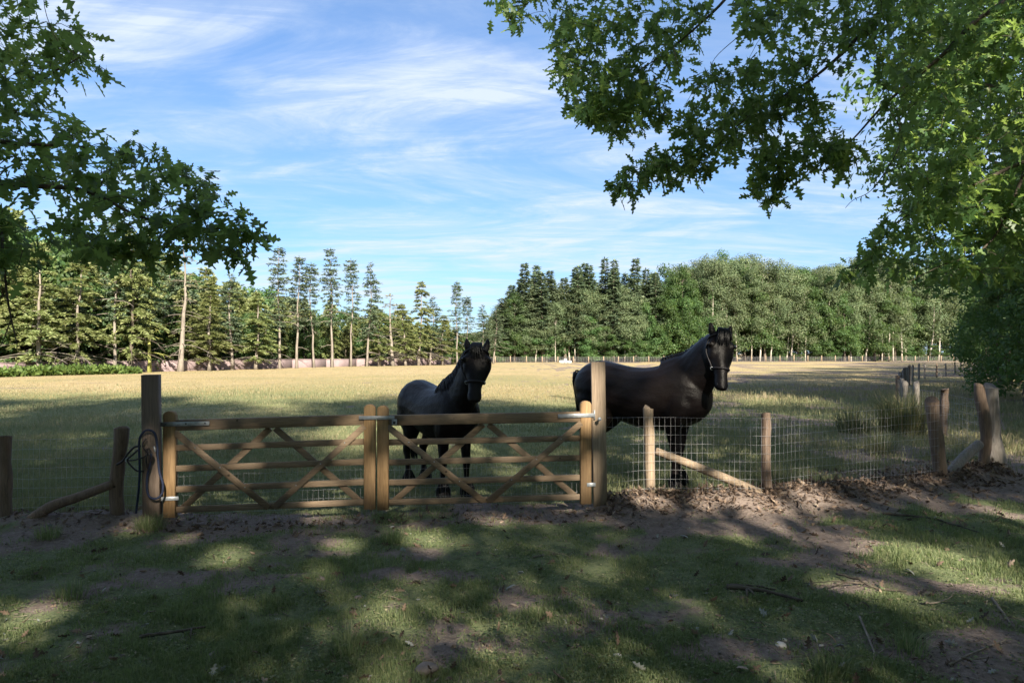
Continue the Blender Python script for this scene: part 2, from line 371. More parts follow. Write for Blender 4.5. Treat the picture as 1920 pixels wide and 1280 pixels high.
def groundmat():
    m, t, b = newmat('ground')
    f1 = noise(t, 26, 6, 0.7); f2 = noise(t, 3.0, 5, 0.6); f3 = noise(t, 90, 3, 0.6)
    soil = colramp(t, f1, [(0.25, (0.075, 0.060, 0.054)), (0.48, (0.15, 0.120, 0.106)), (0.66, (0.225, 0.185, 0.162)), (0.8, (0.34, 0.29, 0.25))])
    soil = mixrgb(t, maprange(t, f2, 0.35, 0.7, 0, 0.55), soil, (0.19, 0.147, 0.12))
    turf = colramp(t, f1, [(0.2, (0.060, 0.075, 0.042)), (0.5, (0.115, 0.138, 0.068)), (0.75, (0.18, 0.185, 0.10))])
    straw = colramp(t, noise(t, 1.4, 6, 0.7, sc=(1, 0.35, 1)), [(0.25, (0.225, 0.185, 0.095)), (0.5, (0.29, 0.23, 0.128)), (0.8, (0.345, 0.275, 0.155))]); straw = mixrgb(t, maprange(t, noise(t, 0.16, 4, 0.6, sc=(1, 0.5, 1)), 0.50, 0.68, 0, 0.6), straw, (0.19, 0.185, 0.085))
    mead = mixrgb(t, maprange(t, f3, 0.3, 0.7, 0.2, 0.7), turf, (0.20, 0.19, 0.075))
    dr = attr(t, 'dry'); gr = attr(t, 'grassy')
    grn = mixrgb(t, maprange(t, dr, 0.05, 0.30, 0, 1), turf, mead)
    grn = mixrgb(t, maprange(t, dr, 0.35, 0.85, 0, 1), grn, straw)
    msk = ramp(mth('ADD', gr, mth('MULTIPLY', mth('SUBTRACT', f1, 0.5, t), 0.9, t), t), 0.25, 0.65, t)
    t.links.new(mixrgb(t, msk, soil, grn), b.inputs['Base Color'])
    b.inputs['Roughness'].default_value = 0.95; b.inputs['Specular IOR Level'].default_value = 0.12
    bump(t, b, mth('ADD', f1, mth('MULTIPLY', f3, 0.35, t), t), 0.9, 0.03)
    return m
tag(obj('ground', gm, groundmat()), 'broad sheet of shaded turf, bare soil and straw coloured meadow', 'ground', kind='structure')

# ------------------------------------------------------------------ gates, posts and fences
def H1(x, y): return float(height(np.array([x]), np.array([y]))[0])
def part(name, mb, mat, root, smooth=False):
    return obj(name, mb.mesh(name, np.array(root.matrix_basis.translation if root.parent is None else root.parent.matrix_basis.translation), smooth), mat, root)

def wirenet(path, z0s, z1s, dv, hz, r, seed=1, jit=0.004, sides=3, push=0.0):
    """welded wire netting along a ground path: uprights every dv, level wires at the heights hz (0..1 of the height)"""
    rng = RS(seed); P = np.asarray(path, float); seg = np.hypot(*np.diff(P, axis=0).T); s = np.concatenate([[0], np.cumsum(seg)])
    def at(q): return np.array([np.interp(q, s, P[:, 0]), np.interp(q, s, P[:, 1])])
    z0 = lambda q: np.interp(q, s, z0s); z1 = lambda q: np.interp(q, s, z1s)
    mb = MB(); n = int(s[-1] / dv)
    for k in range(n + 1):
        q = k * dv; a = at(q); j = rng.normal(0, jit, 4)
        mid = (z0(q) + z1(q)) / 2
        mb.tube([(a[0] + j[0], a[1] + j[1], z0(q)), (a[0] + j[2] * 0.6, a[1] + j[3], mid), (a[0] + j[2], a[1] + j[1], z1(q))], r, sides, False)
    m = max(2, int(s[-1] / max(dv * 3, 0.15)))
    for h in hz:
        pts = []
        for k in range(m + 1):
            q = s[-1] * k / m; a = at(q)
            pts.append((a[0] + rng.normal(0, jit), a[1] + rng.normal(0, jit), z0(q) + (z1(q) - z0(q)) * h + rng.normal(0, jit * 0.8)))
        mb.tube(pts, r * 1.1, sides, False)
    return mb

def stile(c, g, n, wd, th, z0, z1):
    """upright with a rounded head: profile in the gate plane pushed through its thickness"""
    r = wd / 2; pr = [(-r, z0), (r, z0), (r, z1 - r * 0.75)]
    for k in range(1, 8): a = np.pi * k / 8; pr.append((r * np.cos(a), z1 - r * 0.75 + r * 0.75 * np.sin(a)))
    pr.append((-r, z1 - r * 0.75)); pr = np.array(pr); ch = 0.006
    V = []
    for off, sc in ((th / 2, 1 - 2 * ch / wd), (th / 2 - ch, 1), (-th / 2 + ch, 1), (-th / 2, 1 - 2 * ch / wd)):
        V.append(np.stack([c[0] + g[0] * pr[:, 0] * sc + n[0] * off, c[1] + g[1] * pr[:, 0] * sc + n[1] * off, z0 + (pr[:, 1] - z0) * (1 - (1 - sc) * 0.05)], -1))
    V = np.concatenate(V); m = len(pr); k = np.arange(m); k2 = (k + 1) % m
    F = [np.stack([k + q * m, k + (q + 1) * m, k2 + (q + 1) * m, k2 + q * m], -1) for q in range(3)] + [list(range(m)), list(range(3 * m, 4 * m))[::-1]]
    return MB().add(V, F)

def field_gate(a, b, zb0, zb1, label, hinge_side):
    """five-bar gate leaf from a to b (ground points), heights rise from zb0 to zb1 along it"""
    a = np.array(a); b = np.array(b); Lg = np.hypot(*(b - a)); g = (b - a) / Lg; n = np.array([g[1], -g[0]])      # n points to the camera
    root = thing('field_gate', (*((a + b) / 2), 0.0), label, 'gate', 'leaves of the timber double gate')
    def P(u, z, f=0.0):
        q = a + g * u + n * f; return (q[0], q[1], z + zb0 + (zb1 - zb0) * u / Lg)
    SW = 0.115
    heads = (1.055, 1.065) if hinge_side < 0 else (1.065, 1.075)
    for u, top in ((SW / 2, heads[0]), (Lg - SW / 2, heads[1])):
        c = a + g * u; part('stile', stile(c, g, n, SW, 0.075, 0.015 + zb0 + (zb1 - zb0) * u / Lg, top + zb0 + (zb1 - zb0) * u / Lg), M['gate_z'], root)
    part('top_rail', MB().beam(P(SW + .001, 0.912), P(Lg - SW - .001, 0.912), 0.062, 0.105), M['gate_x'], root)
    for z in (0.085, 0.285, 0.488, 0.690):
        part('rail', MB().beam(P(SW + .001, z), P(Lg - SW - .001, z), 0.024, 0.060, ch=0.004), M['gate_x'], root)
    mid = Lg / 2; fronts = []
    for p, q, f in ((P(SW - 0.01, 0.850, .026), P(mid - 0.02, 0.075, .026), 1), (P(Lg - SW + 0.01, 0.850, .027), P(mid + 0.03, 0.075, .027), 1),
                    (P(mid - 0.02, 0.850, -.026), P(SW + 0.04, 0.085, -.026), -1), (P(mid + 0.03, 0.850, -.027), P(Lg - SW - 0.04, 0.085, -.027), -1)):
        br_ = part('brace', MB().beam(p, q, 0.022, 0.062, ch=0.004), M['gate_x'], root)
        if f > 0: fronts.append(br_)
    for z in (0.285, 0.488, 0.690):
        for s in (1,):
            t = (0.850 - z) / 0.775
            for bi, side_u in enumerate(((SW + (mid - SW) * t), (Lg - SW - (mid - SW) * t))):
                q = P(side_u, z, 0.035); q2 = P(side_u, z, 0.042); part('bolt', MB().tube([q, q2], [0.008, 0.006], 6), M['galv'], fronts[bi])
    # netting stapled to the back of the leaf
    net = wirenet([(P(SW, 0, -.045)[0], P(SW, 0, -.045)[1]), (P(Lg - SW, 0, -.045)[0], P(Lg - SW, 0, -.045)[1])], [0.03 + zb0, 0.03 + zb1], [0.50 + zb0, 0.50 + zb1], 0.052, np.linspace(0, 1, 6), 0.0011, seed=int(Lg * 1000))
    part('wire_netting', net, M['wire'], root)
    return root, P, Lg, SW, g, n

GA, GB, GC, GD = (GX(308, 6.68), 6.68), (GX(704.5, 6.87), 6.87), (GX(707.5, 6.885), 6.885), (GX(1108, 7.06), 7.06)
root, P, Lg, SW, g, n = field_gate(GA, GB, 0.0, 0.045, 'left leaf of the timber double gate, hung on the dark post with a halter', -1)
hs_ = part('hinge_strap', MB().beam(P(-0.05, 0.93, .043), P(0.44, 0.925, .043), 0.006, 0.042, ch=0.001), M['galv'], root)
for u in (0.03, 0.22, 0.40): part('bolt', MB().tube([P(u, 0.928, .046), P(u, 0.928, .053)], [0.009, 0.006], 6), M['iron'], hs_)
part('lower_hinge', MB().beam(P(-0.04, 0.205, .041), P(0.15, 0.205, .041), 0.006, 0.038, ch=0.001), M['galv'], root)
part('latch_bar', MB().beam(P(Lg - SW - 0.045, 0.935, .046), P(Lg + 0.19, 0.925, .046), 0.008, 0.036, ch=0.001), M['galv'], root)
root, P, Lg, SW, g, n = field_gate(GC, GD, 0.03, 0.055, 'right leaf of the timber double gate, in front of the dark horse facing us', 1)
lb_ = part('latch_box', MB().beam(P(SW + 0.035, 0.895, .050), P(SW + 0.085, 0.895, .050), 0.03, 0.060, ch=0.003), M['galv'], root)
part('latch_hole', MB().tube([P(SW + 0.06, 0.895, .064), P(SW + 0.06, 0.895, .068)], 0.014, 8), M['iron'], lb_)
part('hinge_strap', MB().beam(P(Lg - 0.35, 0.925, .043), P(Lg + 0.03, 0.93, .043), 0.006, 0.040, ch=0.001), M['galv'], root)
part('hinge_pin', MB().tube([P(Lg + 0.03, 0.88, .03), P(Lg + 0.03, 0.98, .03)], 0.010, 6), M['galv'], root)
part('lower_hinge', MB().beam(P(Lg - 0.05, 0.215, .041), P(Lg + 0.04, 0.215, .041), 0.006, 0.038, ch=0.001), M['galv'], root)

def square_post(name, base, top, wd, mat, rz, label):
    root = thing(name, (base[0], base[1], 0), label, 'gate post')
    up = (math.sin(rz), math.cos(rz), 0)
    mb = MB(); V, F = beam((base[0], base[1], -0.3), top, wd, wd, up, 0.006)
    mb.add(V, F)
    part('timber', mb, mat, root); return root
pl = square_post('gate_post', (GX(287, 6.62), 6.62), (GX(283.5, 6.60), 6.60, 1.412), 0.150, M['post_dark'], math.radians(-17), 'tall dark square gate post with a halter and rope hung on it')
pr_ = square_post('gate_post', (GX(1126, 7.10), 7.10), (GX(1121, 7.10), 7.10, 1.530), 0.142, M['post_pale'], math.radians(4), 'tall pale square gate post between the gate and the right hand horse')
zz = EYE + (HORIZON - 786) / FPX * 7.0
part('eye_bolt', MB().tube([(GX(1124, 7.03), 7.03, zz), (GX(1124, 6.97), 6.965, zz + 0.006)], [0.010, 0.010], 8).tube([(GX(1124, 6.97), 6.965, zz + 0.006), (GX(1124, 6.97), 6.955, zz + 0.006)], [0.021, 0.019], 8), M['galv'], pr_)

def round_post(base, top, r, mat, parent, seed=0, kink=0.0, flare=0.0, name='post'):
    rng = RS(seed); n = 9; b = np.array([base[0], base[1], -0.15]); t = np.array(top); P_ = []
    for k in range(n):
        q = k / (n - 1); p = b + (t - b) * q
        p[:2] += kink * np.array([math.sin(q * 3.3), 0.3 * math.cos(q * 4)]) * (q * (1 - q) * 4) + rng.normal(0, r * 0.05, 2)
        P_.append(p)
    P_.append(np.array(t) + (0, 0, 0.006))
    R = [r * (1 + 0.06 * rng.normal()) * (1 + flare * max(0, 0.5 - k / n) * 2) for k in range(n)] + [r * 0.96]
    return part(name, MB().tube(P_, R, 11), mat, parent, False)
def log(path, R, mat, parent, name='brace_log', sides=9): return part(name, MB().tube(spline(path, 5), np.interp(np.linspace(0, 1, 5 * (len(path) - 1) + 1), np.linspace(0, 1, len(R)), R), sides), mat, parent, True)

# left fence
fl = thing('wire_fence', (-4.3, 6.6, 0), 'wire netting fence with two round posts and a log brace left of the gate', 'fence')
pA = W(10, 818, 6.55); round_post((GX(9, 6.6), 6.6), pA, 0.058, M['round_post'], fl, 1)
pB = W(228, 803, 6.62); round_post((GX(221, 6.64), 6.64), pB, 0.062, M['round_post'], fl, 2, -0.035)
pO = (-6.9, 6.45, 0.84); round_post((-6.9, 6.45), pO, 0.06, M['round_post'], fl, 3)
log([W(58, 974, 6.5), W(98, 948, 6.53), W(150, 930, 6.56), W(213, 906, 6.58)], [0.050, 0.052, 0.045, 0.042], M['round_post'], fl)
ln = [(-6.9, 6.50), (GX(10, 6.66), 6.66), (GX(224, 6.70), 6.70), (GX(270, 6.70), 6.70)]
part('wire_netting', wirenet(ln, [0, 0, 0.02, 0.02], [0.78, 0.775, 0.79, 0.80], 0.052, np.linspace(0.02, 1, 9), 0.0013, 5), M['wire'], fl)

# right fence
fr = thing('wire_fence', (3.5, 7.6, 0), 'wire netting fence on round posts right of the gate, running to the corner', 'fence')
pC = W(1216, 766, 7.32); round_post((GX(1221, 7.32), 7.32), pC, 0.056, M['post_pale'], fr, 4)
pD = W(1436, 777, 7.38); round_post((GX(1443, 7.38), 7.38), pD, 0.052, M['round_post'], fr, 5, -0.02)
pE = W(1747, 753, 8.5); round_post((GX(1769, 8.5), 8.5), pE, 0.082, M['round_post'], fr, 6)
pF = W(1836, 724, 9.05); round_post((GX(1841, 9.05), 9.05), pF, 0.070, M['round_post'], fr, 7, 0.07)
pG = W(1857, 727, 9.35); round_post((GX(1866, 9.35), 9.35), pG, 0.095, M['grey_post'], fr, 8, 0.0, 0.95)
log([W(1229, 845, 7.42), W(1300, 872, 7.45), W(1370, 900, 7.43), W(1428, 925, 7.36)], [0.042, 0.046, 0.048, 0.045], M['post_pale'], fr)
log([W(1776, 893, 8.62), W(1806, 858, 8.8), W(1836, 832, 8.98)], [0.062, 0.066, 0.060], M['grey_post'], fr)
rn = [(GX(1138, 7.16), 7.16), (GX(1217, 7.245), 7.245), (GX(1440, 7.31), 7.31), (GX(1760, 8.40), 8.40)]
part('wire_netting', wirenet(rn, [0.06, 0.10, 0.08, 0.08], [0.945, 0.945, 0.915, 0.985], 0.058, np.linspace(0.0, 1, 10), 0.0013, 6), M['wire'], fr)
part('wire_netting', wirenet([(GX(1760, 8.42), 8.42), (GX(1838, 8.97), 8.97)], [0.08, 0.1], [0.98, 0.98], 0.10, np.linspace(0.0, 1, 8), 0.0013, 7), M['wire'], fr)

# fence running away along the right of the field
fs = thing('wire_fence', (SIDE[1][0], SIDE[1][1], 0), 'long wire fence on slim posts receding along the right side of the field', 'fence')
rngf = RS(11)
for k, (x, y) in enumerate(SIDE[1:]):
    hgt = H1(x, y) + 0.93 + rngf.normal(0, 0.05)
    round_post((x, y), (x + rngf.normal(0, .03), y, hgt), 0.055 + 0.02 * (k in (0, 2, 5)), M['grey_post'] if k % 3 else M['round_post'], fs, 20 + k)
extra = [(10.4, 18.2), (12.5, 22), (14.9, 26), (17.6, 30.4), (20.7, 35.5), (24.2, 40.6), (47, 69), (50, 73), (53, 77)]
for k, (x, y) in enumerate(extra): round_post((x, y), (x, y, H1(x, y) + 0.95), 0.055, M['grey_post'], fs, 50 + k)
sp = np.concatenate([SIDE, [(53, 77)]])
part('wire_netting', wirenet(sp, [H1(*q) + 0.03 for q in sp], [H1(*q) + 0.86 for q in sp], 0.16, np.linspace(0, 1, 8), 0.0018, 9, 0.006), M['wire'], fs)

# far fence in front of the wood
FF = [(-14, 108), (-2, 118), (20, 124), (55, 130), (95, 137)]
ff = thing('wire_fence', (0, 118, 0), 'distant low wire fence with pale posts before the far wood', 'fence')
ffp = np.array(FF, float); sgl = np.concatenate([[0], np.cumsum(np.hypot(*np.diff(ffp, axis=0).T))])
pm = MB().add(*tube([(0, 0, -0.2), (0, 0, 1.15)], [0.11, 0.09], 7)).mesh('far_post')
for q in np.arange(0, sgl[-1], 2.9):
    x, y = np.interp(q, sgl, ffp[:, 0]), np.interp(q, sgl, ffp[:, 1])
    o = obj('post', pm, M['post_pale'], ff); o.location = (x, y - 118, H1(x, y))
part('wire_netting', wirenet(FF, [0.02] * 5, [0.95] * 5, 0.5, np.linspace(0, 1, 9), 0.008, 13, 0.01), M['wire'], ff)

# pink wall
WA, WB = np.array([-66.0, 0.0]), np.array([-9.0, 100.0]); WA = WB + (np.array([-38.0, 48.5]) - WB) * 1.7
wl = thing('boundary_wall', (*((WA + WB) / 2), 0), 'low pinkish rendered wall behind the row of trunks', 'wall')
def wallmat():
    m, t, b = newmat('pink_render')
    n = noise(t, 0.9, 6, 0.6); f = noise(t, 9, 4)
    c = colramp(t, n, [(0.3, (0.17, 0.125, 0.13)), (0.7, (0.27, 0.205, 0.21))]); c = mixrgb(t, maprange(t, f, 0.4, 0.75, 0, 0.4), c, (0.15, 0.12, 0.12))
    t.links.new(c, b.inputs['Base Color']); b.inputs['Roughness'].default_value = 0.9; bump(t, b, f, 0.4, 0.02); return m
WM = wallmat(); Lw = np.hypot(*(WB - WA)); gw = (WB - WA) / Lw; nb = int(Lw / 5)
bay = MB().beam((0, 0, 0.40), (4.985, 0, 0.40), 0.24, 1.0, ch=0.02).mesh('bay')
cop = MB().beam((0, 0, 0.935), (4.985, 0, 0.935), 0.32, 0.07, ch=0.015).mesh('coping')
for k in range(nb):
    p = WA + gw * (k * Lw / nb) - np.array(wl.location[:2]); rot = math.atan2(gw[1], gw[0]); dz = RS(k).normal(0, 0.012)
    o = obj('bay', bay, WM, wl); o.location = (p[0], p[1], dz); o.rotation_euler = (0, 0, rot)
    obj('coping', cop, WM, o)

# white trough far out by the fence
tx, ty = GX(1060, 113), 113.0
tr = thing('water_trough', (tx, ty, 0), 'small white trough on the grass before the far fence', 'trough')
for dxx, wd, ht in ((-0.62, 0.75, 0.42), (0.62, 0.75, 0.36)):
    part('basin', MB().beam((tx + dxx - wd / 2, ty, ht / 2), (tx + dxx + wd / 2, ty, ht / 2), 0.5, ht, ch=0.05), M['white'], tr)
part('tank', MB().beam((tx - 0.23, ty, 0.36), (tx + 0.23, ty, 0.36), 0.5, 0.72, ch=0.06), M['white'], tr)

# ------------------------------------------------------------------ halter and lead rope on the left gate post
hr = thing('halter_with_rope', (GX(283, 6.5), 6.5, 0), 'dark halter and navy lead rope hanging on the dark gate post', 'halter')
def ropep(pts, r, Y=6.50, m=5): return MB().tube(spline([W(x, y, Y + d) for x, y, d in pts], m), r, 7)
part('lead_rope', ropep([(255, 962, .03), (260, 920, .02), (262, 880, 0), (261, 845, 0), (262, 822, -.01), (270, 809, -.02), (280, 806, -.02), (290, 812, -.02), (294, 830, -.01),
                         (296, 855, -.01), (299, 885, 0), (305, 905, .02), (304, 924, .02), (294, 934, 0), (282, 932, 0), (276, 920, 0), (276, 895, 0), (281, 870, -.02), (284, 850, -.03)], 0.011), M['rope'], hr, True)
part('nose_strap', ropep([(264, 836, 0), (252, 838, 0), (240, 850, .02), (230, 864, .02), (219, 871, .02)], 0.0105), M['leather'], hr, True)
part('cheek_strap', ropep([(263, 840, 0), (250, 851, 0), (239, 862, 0), (247, 874, 0), (257, 882, 0), (269, 883, .01)], 0.009), M['leather'], hr, True)
part('throat_strap', ropep([(239, 863, 0), (252, 862, 0), (268, 857, -.01), (280, 850, -.02)], 0.007), M['leather'], hr, True)
bk = MB()
for k in range(4):
    a = RS(60 + k); x0, y0 = 276 + a.uniform(-7, 9), 835 + a.uniform(-14, 12)
    bk.tube(spline([W(x0, y0, 6.485), W(x0 + a.uniform(-8, 12), y0 + 14, 6.46), W(x0 + a.uniform(-9, 9), y0 + 34, 6.48)], 4), 0.007, 6)
part('crown_straps', bk, M['leather'], hr, True)
part('ring', MB().tube([W(239 + 4 * math.cos(q), 862 + 4 * math.sin(q), 6.5) for q in np.linspace(0, 6.3, 10)], 0.004, 5), M['galv'], hr, True)
part('buckle', MB().tube([W(289, 836, 6.47), W(291, 847, 6.47)], 0.006, 6), M['galv'], hr)

# ------------------------------------------------------------------ horses
def ringloft(mb, rings, n=18):
    """rings: (centre, side vector*half width, other vector*half depth)"""
    V = []; ang = np.arange(n) * 2 * np.pi / n
    for c, a, b in rings: V.append(np.asarray(c) + np.cos(ang)[:, None] * np.asarray(a) + np.sin(ang)[:, None] * np.asarray(b))
    m = len(V); V = np.concatenate(V)
    i = np.arange(m - 1)[:, None] * n; k = np.arange(n)[None]; k2 = (k + 1) % n
    Q = np.stack([i + k, i + k2, i + n + k2, i + n + k], -1).reshape(-1, 4)
    return mb.add(V, [Q, list(range(n))[::-1], [(m - 1) * n + q for q in range(n)]])
def resample(tab, m):
    tab = np.asarray(tab, float); return spline(tab, m)

def build_horse(label, hoof_front, hoof_hind, sc, poll_w, muzzle_w, face_w, legs, hw, seed, girth=1.0):
    """hoof_front / hoof_hind: ground midpoints of the two pairs; poll, muzzle and the point the face looks at are world points"""
    f = unit(np.array(hoof_front) - np.array(hoof_hind)); rz = math.atan2(f[1], f[0])
    mid = (np.array(hoof_front) + np.array(hoof_hind)) / 2 + f * 0.04 * sc
    zg = H1(*mid) - 0.01
    root = thing('horse', (mid[0], mid[1], zg), label, 'horse', 'black horses behind the fence', rz, sc)
    R = np.array(Matrix.Rotation(-rz, 3, 'Z'))
    loc = lambda p: (R @ (np.asarray(p, float) - np.array([mid[0], mid[1], zg]))) / sc
    poll, muz, look = loc(poll_w), loc(muzzle_w), loc(face_w)
    mb = MB()
    # trunk, a deep chest narrowing to the flank
    T = resample([(-0.80, 1.16, .07, .07), (-0.755, 1.15, .175, .155), (-0.66, 1.135, .275, .235), (-0.50, 1.125, .335, .285), (-0.32, 1.11, .325, .275), (-0.10, 1.055, .335, .280),
                  (0.12, 1.03, .355, .290), (0.32, 1.05, .375, .275), (0.48, 1.085, .385, .250), (0.62, 1.085, .335, .232), (0.74, 1.07, .250, .190), (0.82, 1.06, .14, .11)], 3)
    ringloft(mb, [((x, 0, z), (0, ry * girth, 0), (0, 0, rz_)) for x, z, rz_, ry in T])
    def limb(pts, n=12):
        P_ = resample(pts, 3); rg = []
        tg = np.gradient(P_[:, :3], axis=0); tg = unit(tg)
        for p, t in zip(P_, tg):
            s = unit(np.cross(t, (1.0, 0, 0)) if abs(t[0]) < 0.95 else np.array([0, 1.0, 0]))
            o = np.cross(s, t); rg.append((p[:3], s * p[3], o * p[4]))
        ringloft(mb, rg, n)
    for s in (-1, 1):
        dxh = legs[0] if s < 0 else legs[1]; dxf = legs[2] if s < 0 else legs[3]
        limb([(-0.50, s * .10, 1.20, .14, .20), (-0.50, s * .145, 1.02, .145, .235), (-0.42, s * .155, .86, .125, .185), (-0.48 + dxh * .3, s * .15, .72, .085, .125), (-0.575 + dxh * .6, s * .145, .60, .056, .082),
              (-0.625 + dxh * .8, s * .14, .51, .050, .070), (-0.605 + dxh * .9, s * .14, .42, .040, .050), (-0.590 + dxh, s * .14, .28, .037, .043), (-0.580 + dxh, s * .14, .18, .046, .054), (-0.560 + dxh, s * .14, .125, .046, .052),
              (-0.535 + dxh, s * .14, .075, .060, .064)])
        limb([(0.40, s * .13, 1.22, .09, .13), (0.52, s * .165, 1.05, .105, .185), (0.47, s * .170, .88, .095, .150), (0.455 + dxf * .2, s * .155, .76, .076, .105), (0.46 + dxf * .45, s * .15, .62, .060, .076), (0.465 + dxf * .7, s * .15, .50, .054, .060),
              (0.465 + dxf * .8, s * .15, .44, .050, .052), (0.462 + dxf * .9, s * .15, .36, .037, .042), (0.46 + dxf, s * .15, .26, .036, .041), (0.455 + dxf, s * .15, .175, .046, .052), (0.475 + dxf, s * .15, .12, .045, .052), (0.500 + dxf, s * .15, .075, .060, .064)])
    # neck
    nose = unit(muz - poll); fn = unit(look - poll); fn = unit(fn - nose * np.dot(fn, nose)); hs = np.cross(fn, nose)
    if hs[1] < 0 and abs(hs[1]) > 0.05: hs = -hs
    b0 = np.array([0.46, 0, 1.17]); nape = poll - fn * 0.035 + nose * 0.03
    ctrl = spline([b0, b0 * 0.66 + nape * 0.34 + np.array([0.04, 0, -0.02]), b0 * 0.33 + nape * 0.67 + np.array([0.02, 0, 0.015]), nape], 4)
    tg = unit(np.gradient(ctrl, axis=0)); rg = []
    up = np.array([0, 1.0, 0]); m = len(ctrl)
    for k in range(m):
        q = k / (m - 1); s = up * (1 - q) + hs * (1 if np.dot(hs, up) >= 0 else -1) * q
        s = unit(s - tg[k] * np.dot(s, tg[k])); o = np.cross(s, tg[k])
        rg.append((ctrl[k], s * np.interp(q, [0, .3, .7, 1], [.215, .170, .120, .098]), o * np.interp(q, [0, .3, .7, 1], [.350, .290, .205, .150])))
    ringloft(mb, rg)
    crest = [c + np.cross(fn, np.zeros(3)) for c, _, _ in rg]
    # head
    HL = np.linalg.norm(muz - poll); k = HL / 0.64
    tab = resample([(-.035, .050, .050), (0.0, .085, .090), (.07, .118, .112), (.16, .136, .128), (.24, .122, .130), (.32, .095, .112), (.40, .072, .090), (.48, .060, .074), (.55, .066, .074), (.605, .060, .064), (.64, .034, .036)], 3)
    topline = 0.085
    ringloft(mb, [(poll + nose * t * k + fn * (topline - d) * k, hs * wdt * k * hw, fn * d * k) for t, wdt, d in tab])
    for s in (-1, 1):      # cheek and eye ridge
        c = poll + nose * .20 * k + hs * s * .085 * k * hw - fn * .03 * k
        ringloft(mb, [(c + nose * q * k, hs * r * .55 * k, fn * r * k) for q, r in ((-.10, .02), (-.06, .075), (0, .095), (.06, .08), (.12, .02))], 12)
        c = poll + nose * .125 * k + hs * s * .105 * k * hw + fn * .045 * k
        ringloft(mb, [(c + nose * q * k, hs * r * k, fn * r * k) for q, r in ((-.045, .008), (-.02, .034), (.012, .036), (.045, .008))], 10)
        c = poll + nose * .575 * k + hs * s * .045 * k + fn * .028 * k
        ringloft(mb, [(c + nose * q * k, hs * r * k, fn * r * k) for q, r in ((-.03, .006), (-.01, .026), (.015, .027), (.04, .006))], 10)
        # ear: a pointed leaf, hollow towards the front
        eb = poll + hs * s * .082 * k * hw + fn * .01 * k - nose * .0
        ax = unit(-nose * 0.97 + hs * s * 0.16 + fn * 0.06); eh = 0.165 * k
        es = unit(hs - ax * np.dot(hs, ax)); ef = np.cross(es, ax)
        ringloft(mb, [(eb + ax * q * eh, es * r * k, ef * r * .62 * k) for q, r in ((-.25, .030), (0, .037), (.25, .045), (.5, .042), (.72, .030), (.9, .014), (1.0, .005))], 10)
    me0 = mb.mesh('horse_raw')
    tmp = bpy.data.objects.new('tmp', me0); COL.objects.link(tmp)
    md = tmp.modifiers.new('r', 'REMESH'); md.mode = 'VOXEL'; md.voxel_size = 0.0145; md.use_smooth_shade = True
    sm = tmp.modifiers.new('s', 'SMOOTH'); sm.factor = 0.5; sm.iterations = 7
    dg = bpy.context.evaluated_depsgraph_get(); body = bpy.data.meshes.new_from_object(tmp.evaluated_get(dg), depsgraph=dg)
    bpy.data.objects.remove(tmp); body.name = 'body'
    body.polygons.foreach_set('use_smooth', np.ones(len(body.polygons), bool))
    obj('body', body, M['coat'], root)
    rng = RS(seed)
    # hooves and the feather above them
    for s in (-1, 1):
        for x0, yy, dd in ((-.53, .14, legs[0] if s < 0 else legs[1]), (.505, .15, legs[2] if s < 0 else legs[3])):
            c = np.array([x0 + dd, s * yy, 0]); h = MB()
            ringloft(h, [(c + (0.025, 0, 0.0), (0, .074, 0), (.082, 0, 0)), (c + (0.02, 0, .012), (0, .075, 0), (.083, 0, 0)), (c + (0, 0, .095), (0, .057, 0), (.060, 0, 0))], 14)
            hf_ = obj('hoof', h.mesh('hoof', smooth=True), M['hoof'], root)
            fe = MB()
            for q in range(70):
                a = rng.uniform(0, 6.28); b = c + np.array([-.03 + .048 * math.cos(a), .046 * math.sin(a), rng.uniform(.13, .24)])
                e = c + np.array([-.02 + .095 * math.cos(a), .092 * math.sin(a), rng.uniform(.015, .06)])
                fe.tube([b, (b + e) / 2 + np.array([.015 * math.cos(a), .015 * math.sin(a), .01]), e], [.009, .008, .002], 4, False)
            tag(obj('feather', fe.mesh('feather', smooth=True), M['hair'], hf_), kind='stuff')
    # eyes and nostrils
    for s in (-1, 1):
        c = poll + nose * .130 * k + hs * s * .128 * k * hw + fn * .058 * k
        e = MB(); ringloft(e, [(c + nose * q, hs * r, fn * r) for q, r in ((-.018, .004), (-.012, .013), (0, .0185), (.012, .013), (.018, .004))], 10)
        obj('eye', e.mesh('eye', smooth=True), M['eye'], root)
        c = poll + nose * .583 * k + hs * s * .052 * k + fn * .050 * k
        e = MB(); ringloft(e, [(c + nose * q, hs * r * .7, fn * r * .5) for q, r in ((-.022, .003), (-.01, .015), (.006, .017), (.02, .004))], 8)
        obj('nostril', e.mesh('nostril', smooth=True), M['eye'], root)
    # mane: locks from the crest, falling to one side
    mane = MB(); side = legs[4]
